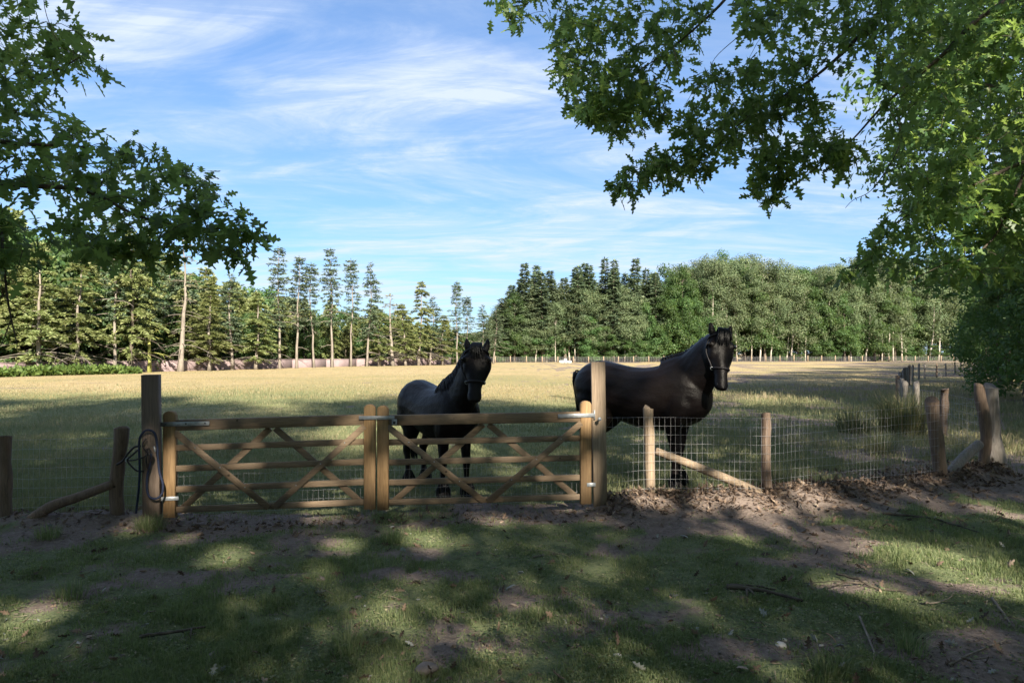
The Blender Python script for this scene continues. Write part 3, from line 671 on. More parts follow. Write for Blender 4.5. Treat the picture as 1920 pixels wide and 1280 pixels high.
    for q in np.linspace(0.04, 1.0, 150):
        kk = q * (m - 1); i0 = min(int(kk), m - 2); u = kk - i0
        c = rg[i0][0] * (1 - u) + rg[i0 + 1][0] * u; a = rg[i0][1] * (1 - u) + rg[i0 + 1][1] * u; o = rg[i0][2] * (1 - u) + rg[i0 + 1][2] * u
        if o[2] * 1.0 - o[0] < 0: o = -o
        t = tg[i0]; sidev = a / np.linalg.norm(a); sidev = sidev * (1 if sidev[1] > 0 else -1) * side
        for _ in range(3):
            b = c + o * 0.93 + sidev * rng.uniform(-.02, .03) + t * rng.normal(0, .012)
            ln = rng.uniform(.14, .30); top = b + unit(o) * rng.uniform(.03, .05) + sidev * .03
            e = c + o * rng.uniform(.2, .55) + sidev * (np.linalg.norm(a) * rng.uniform(.95, 1.10)) + np.array([0, 0, -ln * .25]) + t * rng.normal(0, .04)
            mane.tube(spline([b, top, (top + e) / 2 + sidev * .045, e], 3), np.interp(np.linspace(0, 1, 10), [0, .3, 1], [.012, .012, .002]), 4, False)
    tag(obj('mane', mane.mesh('mane', smooth=True), M['hair'], root), kind='stuff')
    fo = MB()
    for q in range(46):
        a = rng.uniform(-1, 1); b = poll + hs * a * .055 * k - nose * .03 * k + fn * .04 * k
        e = poll + hs * (a * .075 + rng.normal(0, .015)) * k + nose * rng.uniform(.05, .15) * k + fn * (topline + .012) * k
        fo.tube(spline([b, b + fn * .05 - nose * .03 * k, (b + e) / 2 + fn * .055 * k, e], 3), np.interp(np.linspace(0, 1, 10), [0, .4, 1], [.012, .011, .002]), 4, False)
    tag(obj('forelock', fo.mesh('forelock', smooth=True), M['hair'], root), kind='stuff')
    tl = MB()
    for q in range(150):
        a, r = rng.uniform(0, 6.28), rng.uniform(0, 1) ** .5
        b = np.array([-.785 + .03 * math.cos(a) * r, .035 * math.sin(a) * r, 1.27 + rng.normal(0, .02)])
        sw = legs[5]
        e = np.array([-.76 + .06 * math.cos(a) * r, .06 * math.sin(a) * r + sw, rng.uniform(.28, .62)])
        tl.tube(spline([b, b + (-.04, 0, -.03), (-.80 + .04 * math.cos(a) * r, .05 * math.sin(a) * r + sw * .3, 1.0), (-.785 + .055 * math.cos(a) * r, .055 * math.sin(a) * r + sw * .6, .75), e], 3), np.interp(np.linspace(0, 1, 13), [0, .6, 1], [.011, .012, .002]), 4, False)
    tag(obj('tail', tl.mesh('tail', smooth=True), M['hair'], root), kind='stuff')
    # halter, a thing of its own worn on the head
    Rw = np.array(Matrix.Rotation(rz, 3, 'Z'))
    wld = lambda p: (Rw @ np.asarray(p)) * sc + np.array([mid[0], mid[1], zg])
    def ring_at(t, pad, tilt=0.0, a0=0.0, a1=2 * np.pi):
        wdt = np.interp(t, tab[:, 0], tab[:, 1]) * hw + pad; d = np.interp(t, tab[:, 0], tab[:, 2]) + pad; pts = []
        for a in np.linspace(a0, a1, 30):
            pts.append(wld(poll + nose * (t + tilt * math.sin(a)) * k + fn * (topline - d + pad) * k + hs * wdt * math.cos(a) * k + fn * d * math.sin(a) * k))
        return np.array(pts)
    h0 = wld(poll + nose * .1)
    ho = thing('horse_halter', tuple(h0), legs[6], 'halter', 'halters on the horses')
    part('noseband', MB().tube(ring_at(.385, .008, .02), .011, 6), M['halter'], ho, True)
    part('crown_strap', MB().tube(ring_at(.035, .010, -.03, -0.55 * np.pi, 1.55 * np.pi), .009, 6), M['halter'], ho, True)
    for s in (-1, 1):
        pts = [wld(poll + nose * t * k + hs * s * (np.interp(t, tab[:, 0], tab[:, 1]) * hw + .007) * k * (0.97) + fn * (off) * k) for t, off in ((.385, -.01), (.33, -.012), (.27, -.014), (.2, -.02), (.12, -.01), (.05, .0))]
        ck_ = part('cheek_strap', MB().tube(spline(pts, 3), .009, 6), M['halter'], ho, True)
        part('ring', MB().tube([pts[0] + np.array([.018 * math.cos(q), -.004, .018 * math.sin(q)]) for q in np.linspace(0, 6.3, 10)], .004, 5), M['galv'], ck_, True)
    return root
# left horse: facing the gate, head turned to the camera
build_horse('smaller black horse facing us behind the right leaf of the gate', (-0.62, 7.66), (-1.20, 8.50), 0.915, W(894, 658, 7.28), W(889, 757, 7.03), np.array([-0.30, 2.0, 1.66]),
            (0.05, -0.04, -0.03, 0.04, -1, 0.05, 'dark halter on the head of the smaller horse behind the gate'), 1.22, 5, 1.06)
# right horse: side on, head turned to the camera
build_horse('larger black horse standing side on behind the wire fence', (1.93, 7.95), (1.06, 8.53), 1.05, W(1350, 631, 7.62), W(1351, 734, 7.38), np.array([2.75, 2.5, 1.75]),
            (0.06, -0.05, 0.02, -0.05, 1, 0.16, 'dark halter on the head of the larger horse standing side on'), 1.13, 6, 1.05)

# ------------------------------------------------------------------ trees: building blocks
def cards(C, D, Nn, ln, wd, rng, fold=0.25):
    """leaf-shaped quads: base, two shoulders, tip. C base points, D directions, Nn normals"""
    n = len(C); D = unit(D); S = unit(np.cross(D, Nn)); U = np.cross(S, D)
    ln = np.broadcast_to(ln, (n,))[:, None]; wd = np.broadcast_to(wd, (n,))[:, None]
    V = np.stack([C, C + D * ln * .45 + S * wd / 2 + U * wd * fold, C + D * ln, C + D * ln * .45 - S * wd / 2 + U * wd * fold], 1)
    F = np.arange(n * 4).reshape(n, 4)
    return V.reshape(-1, 3), F
def rdir(rng, n, up=0.0):
    v = rng.normal(size=(n, 3)); v[:, 2] += up; return unit(v)
def card_mesh(name, C, D, Nn, ln, wd, rng, rnd=None):
    V, F = cards(C, D, Nn, ln, wd, rng); r = rng.uniform(0, 1, len(C)) if rnd is None else rnd
    return mesh(name, V, F, False, {'rnd': np.repeat(np.clip(r, 0, 1), 4)})
def wiggle(rng, a, b, n, amp):
    t = np.linspace(0, 1, n)[:, None]; P_ = a + (b - a) * t
    return P_ + np.cumsum(rng.normal(0, amp, (n, 3)), 0) * np.sin(t * np.pi * .9) * [1, 1, .2]

def broadleaf(name, seed, h, R, base, nleaf, ls, tr, nclump=60, flat=1.0, limbs=14, lean=0.0, top=1.0, csz=0.16, stems=1, sides=7):
    """trunk with limbs, and a crown of leaf clumps that leaves gaps. returns (trunk mesh, crown mesh)"""
    rng = RS(seed); mb = MB(); tips = []
    for st in range(stems):
        off = rng.normal(0, .5, 3) * (st > 0) * [1, 1, 0]; ln = rng.normal(0, lean + .04 * (st > 0), 2) * h
        tp = wiggle(rng, off + (0, 0, -.3), off + (ln[0], ln[1], h * .93), 10, h * .004 + .02)
        tq = np.linspace(0, 1, 10); mb.tube(tp, tr * (1 - .88 * tq) * (1 + .5 * np.exp(-tq * 18)), sides)
        for k in range(limbs // stems):
            q = rng.uniform(base * .85, .93); i0 = q * 9; a = tp[int(i0)] + (tp[min(int(i0) + 1, 9)] - tp[int(i0)]) * (i0 % 1)
            az = k * 2.4 + rng.normal(0, .4); rr = R * math.sqrt(max(.05, 1 - ((q - (base + .38 * (1 - base))) / (1.0 - base * .6)) ** 2)) * rng.uniform(.55, 1.0)
            e = a + np.array([math.cos(az) * rr, math.sin(az) * rr, h * rng.uniform(.04, .16) * flat])
            pth = wiggle(rng, a, e, 6, h * .006); mb.tube(pth, np.linspace(tr * .38 * (1 - q * .6), tr * .05, 6), 5, False)
            tips += [pth[3], pth[4], pth[5]]
        tips.append(tp[-1])
    tips = np.array(tips)
    C = []
    for k in range(nclump):
        z = base + (1 - base) * rng.beta(1.35, 1.25); u = (z - base) / (1 - base)
        rr = R * (math.sin(np.pi * min(1, .16 + u * .86)) ** .65) * math.sqrt(rng.uniform(.12, 1)); az = rng.uniform(0, 6.283)
        C.append((rr * math.cos(az), rr * math.sin(az), z * h * top))
    C = np.concatenate([np.array(C), tips + rng.normal(0, .02 * h, tips.shape)]); szs = h * csz * rng.uniform(.45, 1.15, len(C)) * .55
    wgt = szs ** 2; wgt /= wgt.sum(); idx = rng.choice(len(C), nleaf, p=wgt)
    o = rdir(rng, nleaf) * (rng.uniform(0, 1, nleaf) ** .45)[:, None]; o[:, 2] *= .72
    pos = C[idx] + o * szs[idx][:, None]
    Nn = unit(unit(o) * 1.1 + [0, 0, .55] + rng.normal(0, .42, (nleaf, 3))); D = rng.normal(0, 1, (nleaf, 3)) + [0, 0, -.35]; D = unit(D - Nn * (D * Nn).sum(1, keepdims=True))
    shade = rng.uniform(0, 1, nleaf) * .65 + .35 * rng.uniform(0, 1, len(C))[idx]
    return mb.mesh(name + '_trunk', smooth=True), card_mesh(name + '_crown', pos, D, Nn, ls * rng.uniform(.7, 1.3, nleaf), ls * .62 * rng.uniform(.8, 1.2, nleaf), rng, shade)

def conifer(name, seed, h, R, base, tr, dens=1.0, droop=.25, gap=.15, cl=.34, cw=.15, dead=0, power=.85, whorl=.55, sides=7):
    rng = RS(seed); mb = MB(); tp = wiggle(rng, np.array([0, 0, -.3]), np.array([rng.normal(0, .015 * h), rng.normal(0, .015 * h), h]), 10, .07)
    tq = np.linspace(0, 1, 10); mb.tube(tp, tr * (1 - .93 * tq) * (1 + .45 * np.exp(-tq * 20)), sides)
    at = lambda z: np.array([np.interp(z, tp[:, 2], tp[:, 0]), np.interp(z, tp[:, 2], tp[:, 1]), z])
    C = []; D = []; sh = []; z = base * h
    while z < h - .12:
        t = (z - base * h) / (h * (1 - base)); r0 = R * min(1, (.35 + 1.8 * t)) * (1 - t) ** power * rng.uniform(.62, 1.22) + .22
        nb = rng.integers(4, 7); a0 = rng.uniform(0, 6.28)
        for b in range(nb):
            if rng.uniform() < gap: continue
            az = a0 + b * 6.283 / nb + rng.normal(0, .25); r = r0 * rng.uniform(.55, 1.12); d = np.array([math.cos(az), math.sin(az), 0])
            rise = rng.normal(.05, .08) + .30 * t
            s = np.linspace(0, 1, 6); pth = at(z) + d * (s * r)[:, None]; pth[:, 2] += r * (rise * s - droop * s ** 2)
            mb.tube(pth, np.linspace(.012 + .010 * r, .004, 6), 3, False)
            m = int(max(5, r * 13 * dens)); q = rng.uniform(.12, 1.0, m) ** .8
            pb = at(z) + d * (q * r)[:, None]; pb[:, 2] += r * (rise * q - droop * q ** 2); side = np.array([-d[1], d[0], 0]) * rng.choice([-1, 1], m)[:, None]
            dirs = d * .55 + side * rng.uniform(.2, 1.0, m)[:, None] + np.stack([np.zeros(m), np.zeros(m), rng.normal(-.35 * (1 - t) + .1, .28, m)], -1)
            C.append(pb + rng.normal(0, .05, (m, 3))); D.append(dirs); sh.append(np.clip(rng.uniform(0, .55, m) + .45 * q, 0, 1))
        z += whorl * rng.uniform(.3, 1.6) * (1 - .45 * t)
    m = 10; C.append(np.tile(at(h - .3), (m, 1)) + rng.normal(0, .05, (m, 3)) + np.linspace(0, .3, m)[:, None] * [0, 0, 1]); D.append(rdir(rng, m, .6)); sh.append(rng.uniform(.3, 1, m))
    for k in range(dead):
        zz_ = rng.uniform(.12, base + .12) * h; az = rng.uniform(0, 6.28); r = R * rng.uniform(.6, 1.5); d = np.array([math.cos(az), math.sin(az), 0]); s = np.linspace(0, 1, 6)
        pth = at(zz_) + d * (s * r)[:, None]; pth[:, 2] += r * (.12 * s - .35 * s ** 2) + rng.normal(0, .04, 6) * s
        mb.tube(pth, np.linspace(.035, .010, 6), 4, False)
        for j in range(3):
            p0 = pth[2 + j]; e = p0 + (d * .6 + rng.normal(0, .5, 3) * [1, 1, .5] + [0, 0, -.25]) * r * .35; mb.tube([p0, (p0 + e) / 2 + rng.normal(0, .03, 3), e], [.014, .01, .005], 3, False)
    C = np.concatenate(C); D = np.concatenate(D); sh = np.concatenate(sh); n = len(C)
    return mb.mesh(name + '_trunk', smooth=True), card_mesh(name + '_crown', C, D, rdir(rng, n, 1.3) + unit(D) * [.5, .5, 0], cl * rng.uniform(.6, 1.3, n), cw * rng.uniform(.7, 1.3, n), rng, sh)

def plant_tree(name, tpl, tm, cm, x, y, rz, sc, label, cat='tree', group=None, sink=0.0):
    r = thing(name, (x, y, H1(x, y) - sink), label, cat, group, rz, sc); lr_ = RS(int(abs(x * 131 + y * 17)) + 1); r.rotation_euler = (lr_.normal(0, .022), lr_.normal(0, .022), rz)
    # material is set per object so that one mesh can serve differently coloured trees
    for nm, me, mt in (('trunk', tpl[0], tm), ('crown', tpl[1], cm)):
        if not me.materials: me.materials.append(mt)
        o = bpy.data.objects.new(nm, me); COL.objects.link(o); o.parent = r
        if nm == 'crown': o['kind'] = 'stuff'
        o.material_slots[0].link = 'OBJECT'; o.material_slots[0].material = mt
    return r

# ------------------------------------------------------------------ the two oaks whose boughs hang into view
HALF = [(.00, .012), (.10, .035), (.17, .20), (.27, .075), (.40, .36), (.52, .10), (.70, .33), (.77, .075), (.90, .13)]
def oak_leaf_shape(curl, fold, twist=0.0):
    up = []; V = []
    for s in (1, 0, -1):
        for x, y in HALF: V.append((x - .09 * (y if s else 0) * (1 if x > .3 else 0) , s * y + twist * x * x, -fold * (1 - abs(s)) * min(1, x * 4) - curl * x * x + abs(s) * y * .10))
    V.append((1.0, twist, -curl)); n = len(HALF); F = []
    for k in range(n - 1):
        F.append((k, n + k, n + k + 1, k + 1)); F.append((n + k, 2 * n + k, 2 * n + k + 1, n + k + 1))
    T = np.array([(n - 1, 2 * n - 1, 3 * n), (2 * n - 1, 3 * n - 1, 3 * n)])
    V = np.array(V, float); V[:, 0] += .14      # petiole gap
    st = np.array([(0, .006, 0), (0, -.006, 0), (.15, -.004, -.004), (.15, .004, -.004)]); m = len(V)
    return np.concatenate([V, st]), [np.array(F), T, np.array([(m, m + 1, m + 2, m + 3)])]
LEAFS = [oak_leaf_shape(.10, .03), oak_leaf_shape(.28, .05, .06), oak_leaf_shape(-.05, .02, -.05)]
def inpoly(px, py, poly):
    c = False; j = len(poly) - 1
    for i_ in range(len(poly)):
        xi, yi = poly[i_]; xj, yj = poly[j]
        if (yi > py) != (yj > py) and px < (xj - xi) * (py - yi) / (yj - yi) + xi: c = not c
        j = i_
    return c

def oak_boughs(root, limbs, regions, seed, holes=(), nind=300, llen=.140):
    """limbs: main boughs (points, radii) in world space; regions: (outline, near, far, number of twigs). Twigs grow greedily from the
    nearest wood so that the branching hangs together; each twig carries a tuft of lobed leaves"""
    rng = RS(seed); nodes = []; rad = []; mb = MB()
    for pts, rr in limbs:
        P_ = spline(pts, 6); R = np.interp(np.linspace(0, 1, len(P_)), np.linspace(0, 1, len(rr)), rr); mb.tube(P_, R, 8)
        nodes += list(P_); rad += list(R)
    tgt = []
    for poly, y0, y1, n in regions:
        xs_, ys_ = [p[0] for p in poly], [p[1] for p in poly]; k = 0; tries = 0
        while k < n and tries < 20000:
            tries += 1; px, py = rng.uniform(min(xs_), max(xs_)), rng.uniform(min(ys_), max(ys_))
            if not inpoly(px, py, poly) or any(inpoly(px, py, h) and rng.uniform() < .93 for h in holes): continue
            tgt.append(W(px, py, rng.uniform(y0, y1))); k += 1
    tgt = np.array(tgt); NB = np.array(nodes); done = np.zeros(len(tgt), bool)
    order = np.argsort([np.min(np.linalg.norm(NB - t, axis=1)) for t in tgt])
    segs = []; PT = []
    for t in tgt[order]:
        d = np.linalg.norm(NB - t, axis=1) + .25 * np.maximum(0, t[2] - NB[:, 2]); j = int(np.argmin(d)); a = NB[j]; Ld = np.linalg.norm(t - a)
        mid = (a + t) / 2 + rng.normal(0, .06, 3) * Ld + np.array([0, 0, .10 * Ld]); pth = spline([a, mid, t], 3)
        r0 = min(rad[j] * .75, .004 + .010 * Ld); mb.tube(pth, np.linspace(max(r0, .003), .0022, len(pth)), 4, False)
        NB = np.concatenate([NB, pth[2:]]); rad += list(np.linspace(max(r0, .003), .0025, len(pth) - 2)); PT.append((t, unit(t - pth[-3])))
    part('boughs', mb, M['oak_bark'], root, True)
    # leaves
    pos = []; mats = []
    for t, d in PT:
        for q in range(rng.integers(5, 10)):
            u = rng.uniform(0, 1); p = t - d * u * .22 + rng.normal(0, .035, 3)
            dr = unit(d * .5 + rng.normal(0, .75, 3) + np.array([0, 0, -.38])); nn = rng.normal(0, .55, 3) + np.array([0, 0, 1.0]); s = unit(np.cross(nn, dr)); u_ = np.cross(dr, s)
            sz = llen * rng.uniform(.5, 1.3); pos.append(p); mats.append(np.stack([dr, s * rng.uniform(.72, 1.12), u_], 1) * sz)
    pos = np.array(pos); mats = np.array(mats); n = len(pos); kind = rng.integers(0, 3, n); rn = rng.uniform(0, 1, n) ** 1.3
    vis = (np.abs(pos[:, 0] / pos[:, 1]) < .75) & ((pos[:, 2] - EYE) / pos[:, 1] < .517)
    score = np.where(vis, np.linalg.norm(mats[:, :, 0], axis=1) / pos[:, 1], 0); big = set(np.argsort(-score)[:nind])
    base = np.array(root.matrix_basis.translation)
    lm = [[mesh('leaf', v, f, False, {'rnd': np.full(len(v), rv)}) for rv in (.1, .35, .6, .9)] for v, f in LEAFS]
    for a in lm:
        for m_ in a: m_.materials.append(M['oak_leaf'])
    VV = []; FF_ = [[], []]; RR = []; off = 0
    for q in range(n):
        if q in big:
            o = bpy.data.objects.new('leaf', lm[kind[q]][min(3, int(rn[q] * 4))]); COL.objects.link(o); o.parent = root
            m4 = Matrix.Identity(4)
            for r_ in range(3):
                for c_ in range(3): m4[r_][c_] = mats[q][r_, c_]
                m4[r_][3] = pos[q][r_] - base[r_]
            o.matrix_local = m4; continue
        v, f = LEAFS[kind[q]]; VV.append(v @ mats[q].T + pos[q] - base); FF_[0] += [f[0] + off, f[2] + off]; FF_[1].append(f[1] + off); RR.append(np.full(len(v), rn[q])); off += len(v)
    fo = obj('foliage', mesh('foliage', np.concatenate(VV), [np.concatenate(FF_[0]), np.concatenate(FF_[1])], False, {'rnd': np.concatenate(RR)}), M['oak_leaf'], root); fo['kind'] = 'stuff'
    return len(pos)

def upper_crown(root, centre, R, zr, n, ls, seed, ncl=70, free=True):
    """the rest of the crown, above and beside the picture"""
    rng = RS(seed); base = np.array(root.matrix_basis.translation); C = []
    while len(C) < ncl:
        v = rdir(rng, 1)[0] * rng.uniform(.25, 1) ** .5; p = np.array(centre) + v * R * [1, 1, 0] + np.array([0, 0, v[2] * zr]); C.append(p)
    C = np.array(C); idx = rng.integers(0, ncl, n); sz = rng.uniform(.7, 1.7, ncl)
    o = rdir(rng, n) * (rng.uniform(0, 1, n) ** .5)[:, None]; pos = C[idx] + o * sz[idx][:, None] * [1, 1, .7]
    Yp = np.maximum(pos[:, 1], .05); inview = (pos[:, 1] > .1) & (np.abs(pos[:, 0]) / Yp < .80) & (np.abs(pos[:, 2] - EYE) / Yp < .56)
    keep = ~inview & (np.linalg.norm(pos - [0, 0, EYE], axis=1) > 1.6); pos = pos[keep]; o = o[keep]; n = len(pos)
    c = obj('crown', card_mesh('crown', pos - base, o + rng.normal(0, .6, (n, 3)) + [0, 0, -.3], rdir(rng, n, 1.0), ls * rng.uniform(.7, 1.3, n), ls * .65, rng), M['oak_leaf'], root); c['kind'] = 'stuff'
    return c

# left oak
LO = thing('oak_tree', (-7.6, 4.6, 0), 'oak whose dark lobed leaves hang into the upper left of the picture', 'tree')
part('trunk', MB().tube(wiggle(RS(1), np.array([-7.6, 4.6, -.3]), np.array([-7.2, 4.4, 13]), 10, .08), np.linspace(.42, .12, 10), 12), M['oak_bark'], LO, True)
limbL = [([(-7.5, 4.6, 3.2), W(-120, 330, 5.3), W(40, 347, 5.3), W(160, 358, 5.3), W(260, 405, 5.3), W(350, 425, 5.3), W(440, 432, 5.3), W(485, 455, 5.3)], (.085, .03, .022, .015, .010, .007, .005, .003)),
         ([(-7.3, 4.5, 4.6), W(-140, 160, 5.6), W(20, 170, 5.6), W(110, 130, 5.6), W(170, 95, 5.6)], (.07, .03, .018, .008, .004)),
         ([W(-120, 330, 5.3), W(-10, 420, 5.2), W(5, 470, 5.0), W(14, 560, 5.0), W(33, 650, 5.0)], (.03, .014, .010, .008, .003)),
         ([W(-100, 250, 5.5), W(40, 270, 5.6), W(150, 275, 5.7), W(220, 295, 5.6)], (.03, .016, .009, .004)),
         ([W(14, 560, 5.0), W(45, 585, 5.0), W(75, 600, 5.0)], (.005, .003, .002)), ([W(20, 600, 5.0), W(5, 640, 5.0), W(-12, 665, 5.0)], (.005, .003, .002))]
regL = [([(-160, -60), (100, -60), (85, 45), (175, 60), (215, 150), (120, 185), (85, 215), (-160, 215)], 4.8, 6.6, 120),
        ([(-160, 200), (120, 215), (165, 250), (255, 270), (325, 300), (400, 345), (430, 400), (350, 440), (250, 470), (120, 480), (-160, 500)], 4.7, 6.6, 250),
        ([(300, 380), (400, 395), (455, 410), (505, 445), (480, 480), (420, 485), (330, 470)], 5.0, 5.7, 34),
        ([(-160, 440), (70, 460), (60, 520), (-160, 540)], 4.8, 5.8, 34), ([(160, 440), (330, 450), (320, 510), (230, 500), (170, 490)], 4.9, 5.7, 26)]
oak_boughs(LO, limbL, regL, 3, holes=[[(30, 355), (110, 370), (100, 400), (40, 390)]])
upper_crown(LO, (-8.0, 4.0, 9.0), 5.0, 5.0, 3200, .20, 31, 36)

# right oak
RO = thing('oak_tree', (9.2, 4.4, 0), 'oak whose leafy boughs fill the upper right of the picture', 'tree')
part('trunk', MB().tube(wiggle(RS(2), np.array([9.2, 4.4, -.3]), np.array([8.8, 4.2, 15]), 10, .08), np.linspace(.48, .12, 10), 12), M['oak_bark'], RO, True)
limbR = [([(9.0, 4.4, 5.2), W(1980, -160, 7.2), W(1780, -130, 7.3), W(1660, 10, 7.4), W(1590, 90, 7.4), W(1520, 150, 7.4), W(1460, 185, 7.4), W(1390, 230, 7.4), W(1300, 320, 7.3)], (.11, .05, .04, .026, .020, .014, .010, .007, .003)),
         ([(9.0, 4.4, 4.2), W(2050, -40, 7.0), W(1860, 20, 7.0), W(1760, 110, 7.1), W(1660, 195, 7.2), W(1600, 260, 7.3), W(1550, 300, 7.3), W(1490, 345, 7.3)], (.10, .04, .028, .02, .013, .009, .006, .003)),
         ([(9.0, 4.4, 5.6), W(1900, -260, 7.6), W(1500, -120, 7.7), W(1330, 30, 7.6), W(1260, 90, 7.6), W(1200, 130, 7.5), W(1130, 160, 7.5)], (.10, .05, .026, .014, .009, .006, .003)),
         ([(9.0, 4.4, 3.6), W(2080, 260, 7.2), W(1930, 300, 7.3), W(1820, 350, 7.3), W(1740, 385, 7.4), W(1680, 420, 7.4), W(1590, 520, 7.4)], (.09, .035, .022, .014, .010, .007, .003)),
         ([W(1500, -120, 7.7), W(1250, -120, 7.9), W(1080, -60, 8.0), W(985, 10, 8.0), W(950, 40, 8.0)], (.026, .018, .010, .006, .003)),
         ([W(1660, 195, 7.2), W(1690, 260, 7.0), W(1640, 350, 7.0), W(1600, 375, 7.0), W(1585, 390, 7.0)], (.008, .006, .004, .003, .002)),
         ([W(1500, -120, 7.7), W(1440, 20, 7.5), W(1395, 60, 7.5), W(1340, 110, 7.5), W(1330, 150, 7.5)], (.010, .007, .005, .003, .002)),
         ([W(1930, 300, 7.3), W(1860, 450, 7.2), W(1760, 500, 7.2), W(1700, 530, 7.2)], (.02, .010, .006, .003))]
regR = [([(935, -60), (1010, -60), (1010, 25), (985, 65), (940, 60)], 7.6, 8.4, 24),
        ([(1010, -80), (1330, -80), (1330, 30), (1290, 130), (1270, 180), (1240, 240), (1180, 250), (1100, 240), (1050, 180), (1025, 90)], 6.9, 8.3, 300),
        ([(1090, 200), (1260, 190), (1250, 240), (1180, 265), (1120, 250)], 7.0, 8.0, 45),
        ([(1290, 130), (1340, 110), (1480, 130), (1560, 200), (1560, 280), (1480, 290), (1390, 300), (1300, 290), (1270, 240)], 6.9, 8.2, 180),
        ([(1145, 325), (1220, 290), (1330, 280), (1330, 330), (1250, 355), (1180, 375), (1150, 360)], 6.9, 7.7, 55),
        ([(1400, 290), (1540, 280), (1500, 330), (1450, 385), (1405, 390)], 7.0, 7.7, 42),
        ([(1330, -80), (1640, -80), (1640, 60), (1580, 130), (1480, 130), (1400, 70)], 6.6, 8.2, 150),
        ([(1640, -80), (2080, -80), (2080, 420), (1760, 400), (1690, 330), (1660, 230), (1640, 120)], 6.2, 9.0, 760),
        ([(1540, 280), (1640, 250), (1640, 330), (1600, 340), (1560, 320)], 7.0, 7.6, 26),
        ([(1690, 330), (2080, 380), (2080, 520), (1820, 530), (1700, 520), (1560, 540), (1540, 545), (1600, 480), (1650, 430)], 6.8, 8.6, 290)]
oak_boughs(RO, limbR, regR, 4, holes=[[(1340, 20), (1400, 70), (1390, 130), (1320, 150), (1290, 100)], [(1570, 160), (1640, 170), (1660, 250), (1630, 400), (1560, 420), (1585, 260)]])
upper_crown(RO, (11.0, 3.0, 10.5), 5.0, 5.0, 3600, .20, 32, 36)

# ------------------------------------------------------------------ trees behind the camera that shade the foreground
BT = [broadleaf('shade_oak_a', 101, 18, 5.4, .15, 15500, .24, .42, 90, csz=.135), broadleaf('shade_oak_b', 102, 17, 5.0, .14, 15000, .24, .38, 86, csz=.135), broadleaf('shade_hazel', 103, 6.5, 3.0, .10, 3600, .20, .12, 46, stems=3, limbs=12, csz=.2)]
# holes cut in these crowns to place sun flecks on ground, gate, horses, boughs
def GP(px, py): Y_ = EYE * FPX / (py - HORIZON); return W(px, py, Y_)
SPOTS = [(W(318, 860, 6.7), .24), (W(318, 930, 6.7), .20), (W(400, 830, 6.7), .13), (W(470, 845, 6.7), .12), (W(660, 795, 6.8), .20), (W(695, 775, 6.85), .15), (W(717, 905, 6.85), .17), (W(450, 890, 6.75), .15), (W(600, 925, 6.8), .15),
         (W(780, 790, 6.9), .16), (W(845, 790, 6.95), .15), (W(1095, 800, 7.05), .22), (W(1095, 900, 7.05), .18), (W(1122, 720, 7.05), .20), (W(1124, 765, 7.05), .20), (W(1126, 880, 7.05), .24), (W(1126, 930, 7.05), .20), (W(960, 850, 6.95), .13), (W(1040, 905, 7.0), .12),
         (W(1220, 830, 7.3), .22), (W(1221, 890, 7.3), .24), (W(1290, 868, 7.4), .20), (W(1360, 895, 7.4), .16), (W(1438, 800, 7.35), .13), (W(1440, 850, 7.35), .16), (W(1250, 735, 7.9), .16), (W(1262, 770, 7.85), .13), (W(1235, 705, 8.0), .14), (W(1190, 765, 8.1), .15), (W(1345, 655, 7.4), .12), (W(1352, 690, 7.4), .10), (W(1322, 757, 7.7), .09),
         (GP(1180, 945), .30), (GP(1300, 945), .30), (GP(1400, 950), .34), (GP(1500, 940), .30), (GP(785, 1005), .26), (GP(940, 975), .22), (GP(430, 1042), .24), (GP(250, 992), .18), (GP(640, 1015), .18), (GP(60, 1155), .26), (GP(1690, 1040), .40), (GP(1780, 1045), .34), (GP(1640, 1120), .26), (GP(1720, 1150), .24), (GP(1870, 1105), .3), (GP(1880, 960), .3), (GP(1130, 1065), .20), (GP(1000, 1120), .12), (GP(340, 1010), .16),
         (W(1755, 780, 8.5), .14), (W(1850, 760, 9.1), .14), (W(1860, 850, 9.2), .16), (W(1555, 800, 7.8), .20), (W(1630, 900, 8.0), .18), (W(1480, 820, 7.6), .16), (W(1770, 225, 7.2), .45), (W(1850, 260, 7.1), .40), (W(1690, 290, 7.3), .3), (W(1810, 500, 7.3), .3), (W(1700, 510, 7.2), .25), (W(1180, 60, 7.4), .2), (W(1180, 215, 7.4), .2)]
SPP = np.array([q[0] for q in SPOTS]); SPR = np.array([q[1] for q in SPOTS]); SUNV = np.array(sun_from)
def open_crown(root):
    crown = [c for c in root.children if c.name.startswith('crown')][0]; me = crown.data; n = len(me.vertices)
    V = np.empty(n * 3, np.float32); me.vertices.foreach_get('co', V); V = V.reshape(-1, 4, 3); rn = np.empty(n, np.float32); me.attributes['rnd'].data.foreach_get('value', rn)
    mt = np.array(root.matrix_basis); Wd = V.mean(1) @ mt[:3, :3].T + mt[:3, 3]; keep = np.ones(len(V), bool); jit = 1 + .35 * (RS(9).uniform(-1, 1, len(V)))
    for p, r in zip(SPP, SPR):
        d = Wd - p; t = d @ SUNV; dist = np.linalg.norm(d - t[:, None] * SUNV, axis=1); keep &= ~((t > 0) & (dist < r * .92 * jit))
    m2 = mesh('crown', V[keep].reshape(-1, 3), np.arange(keep.sum() * 4).reshape(-1, 4), False, {'rnd': rn.reshape(-1, 4)[keep].ravel()}); m2.materials.append(M['oak_leaf']); crown.data = m2
    crown.material_slots[0].link = 'OBJECT'; crown.material_slots[0].material = M['oak_leaf']
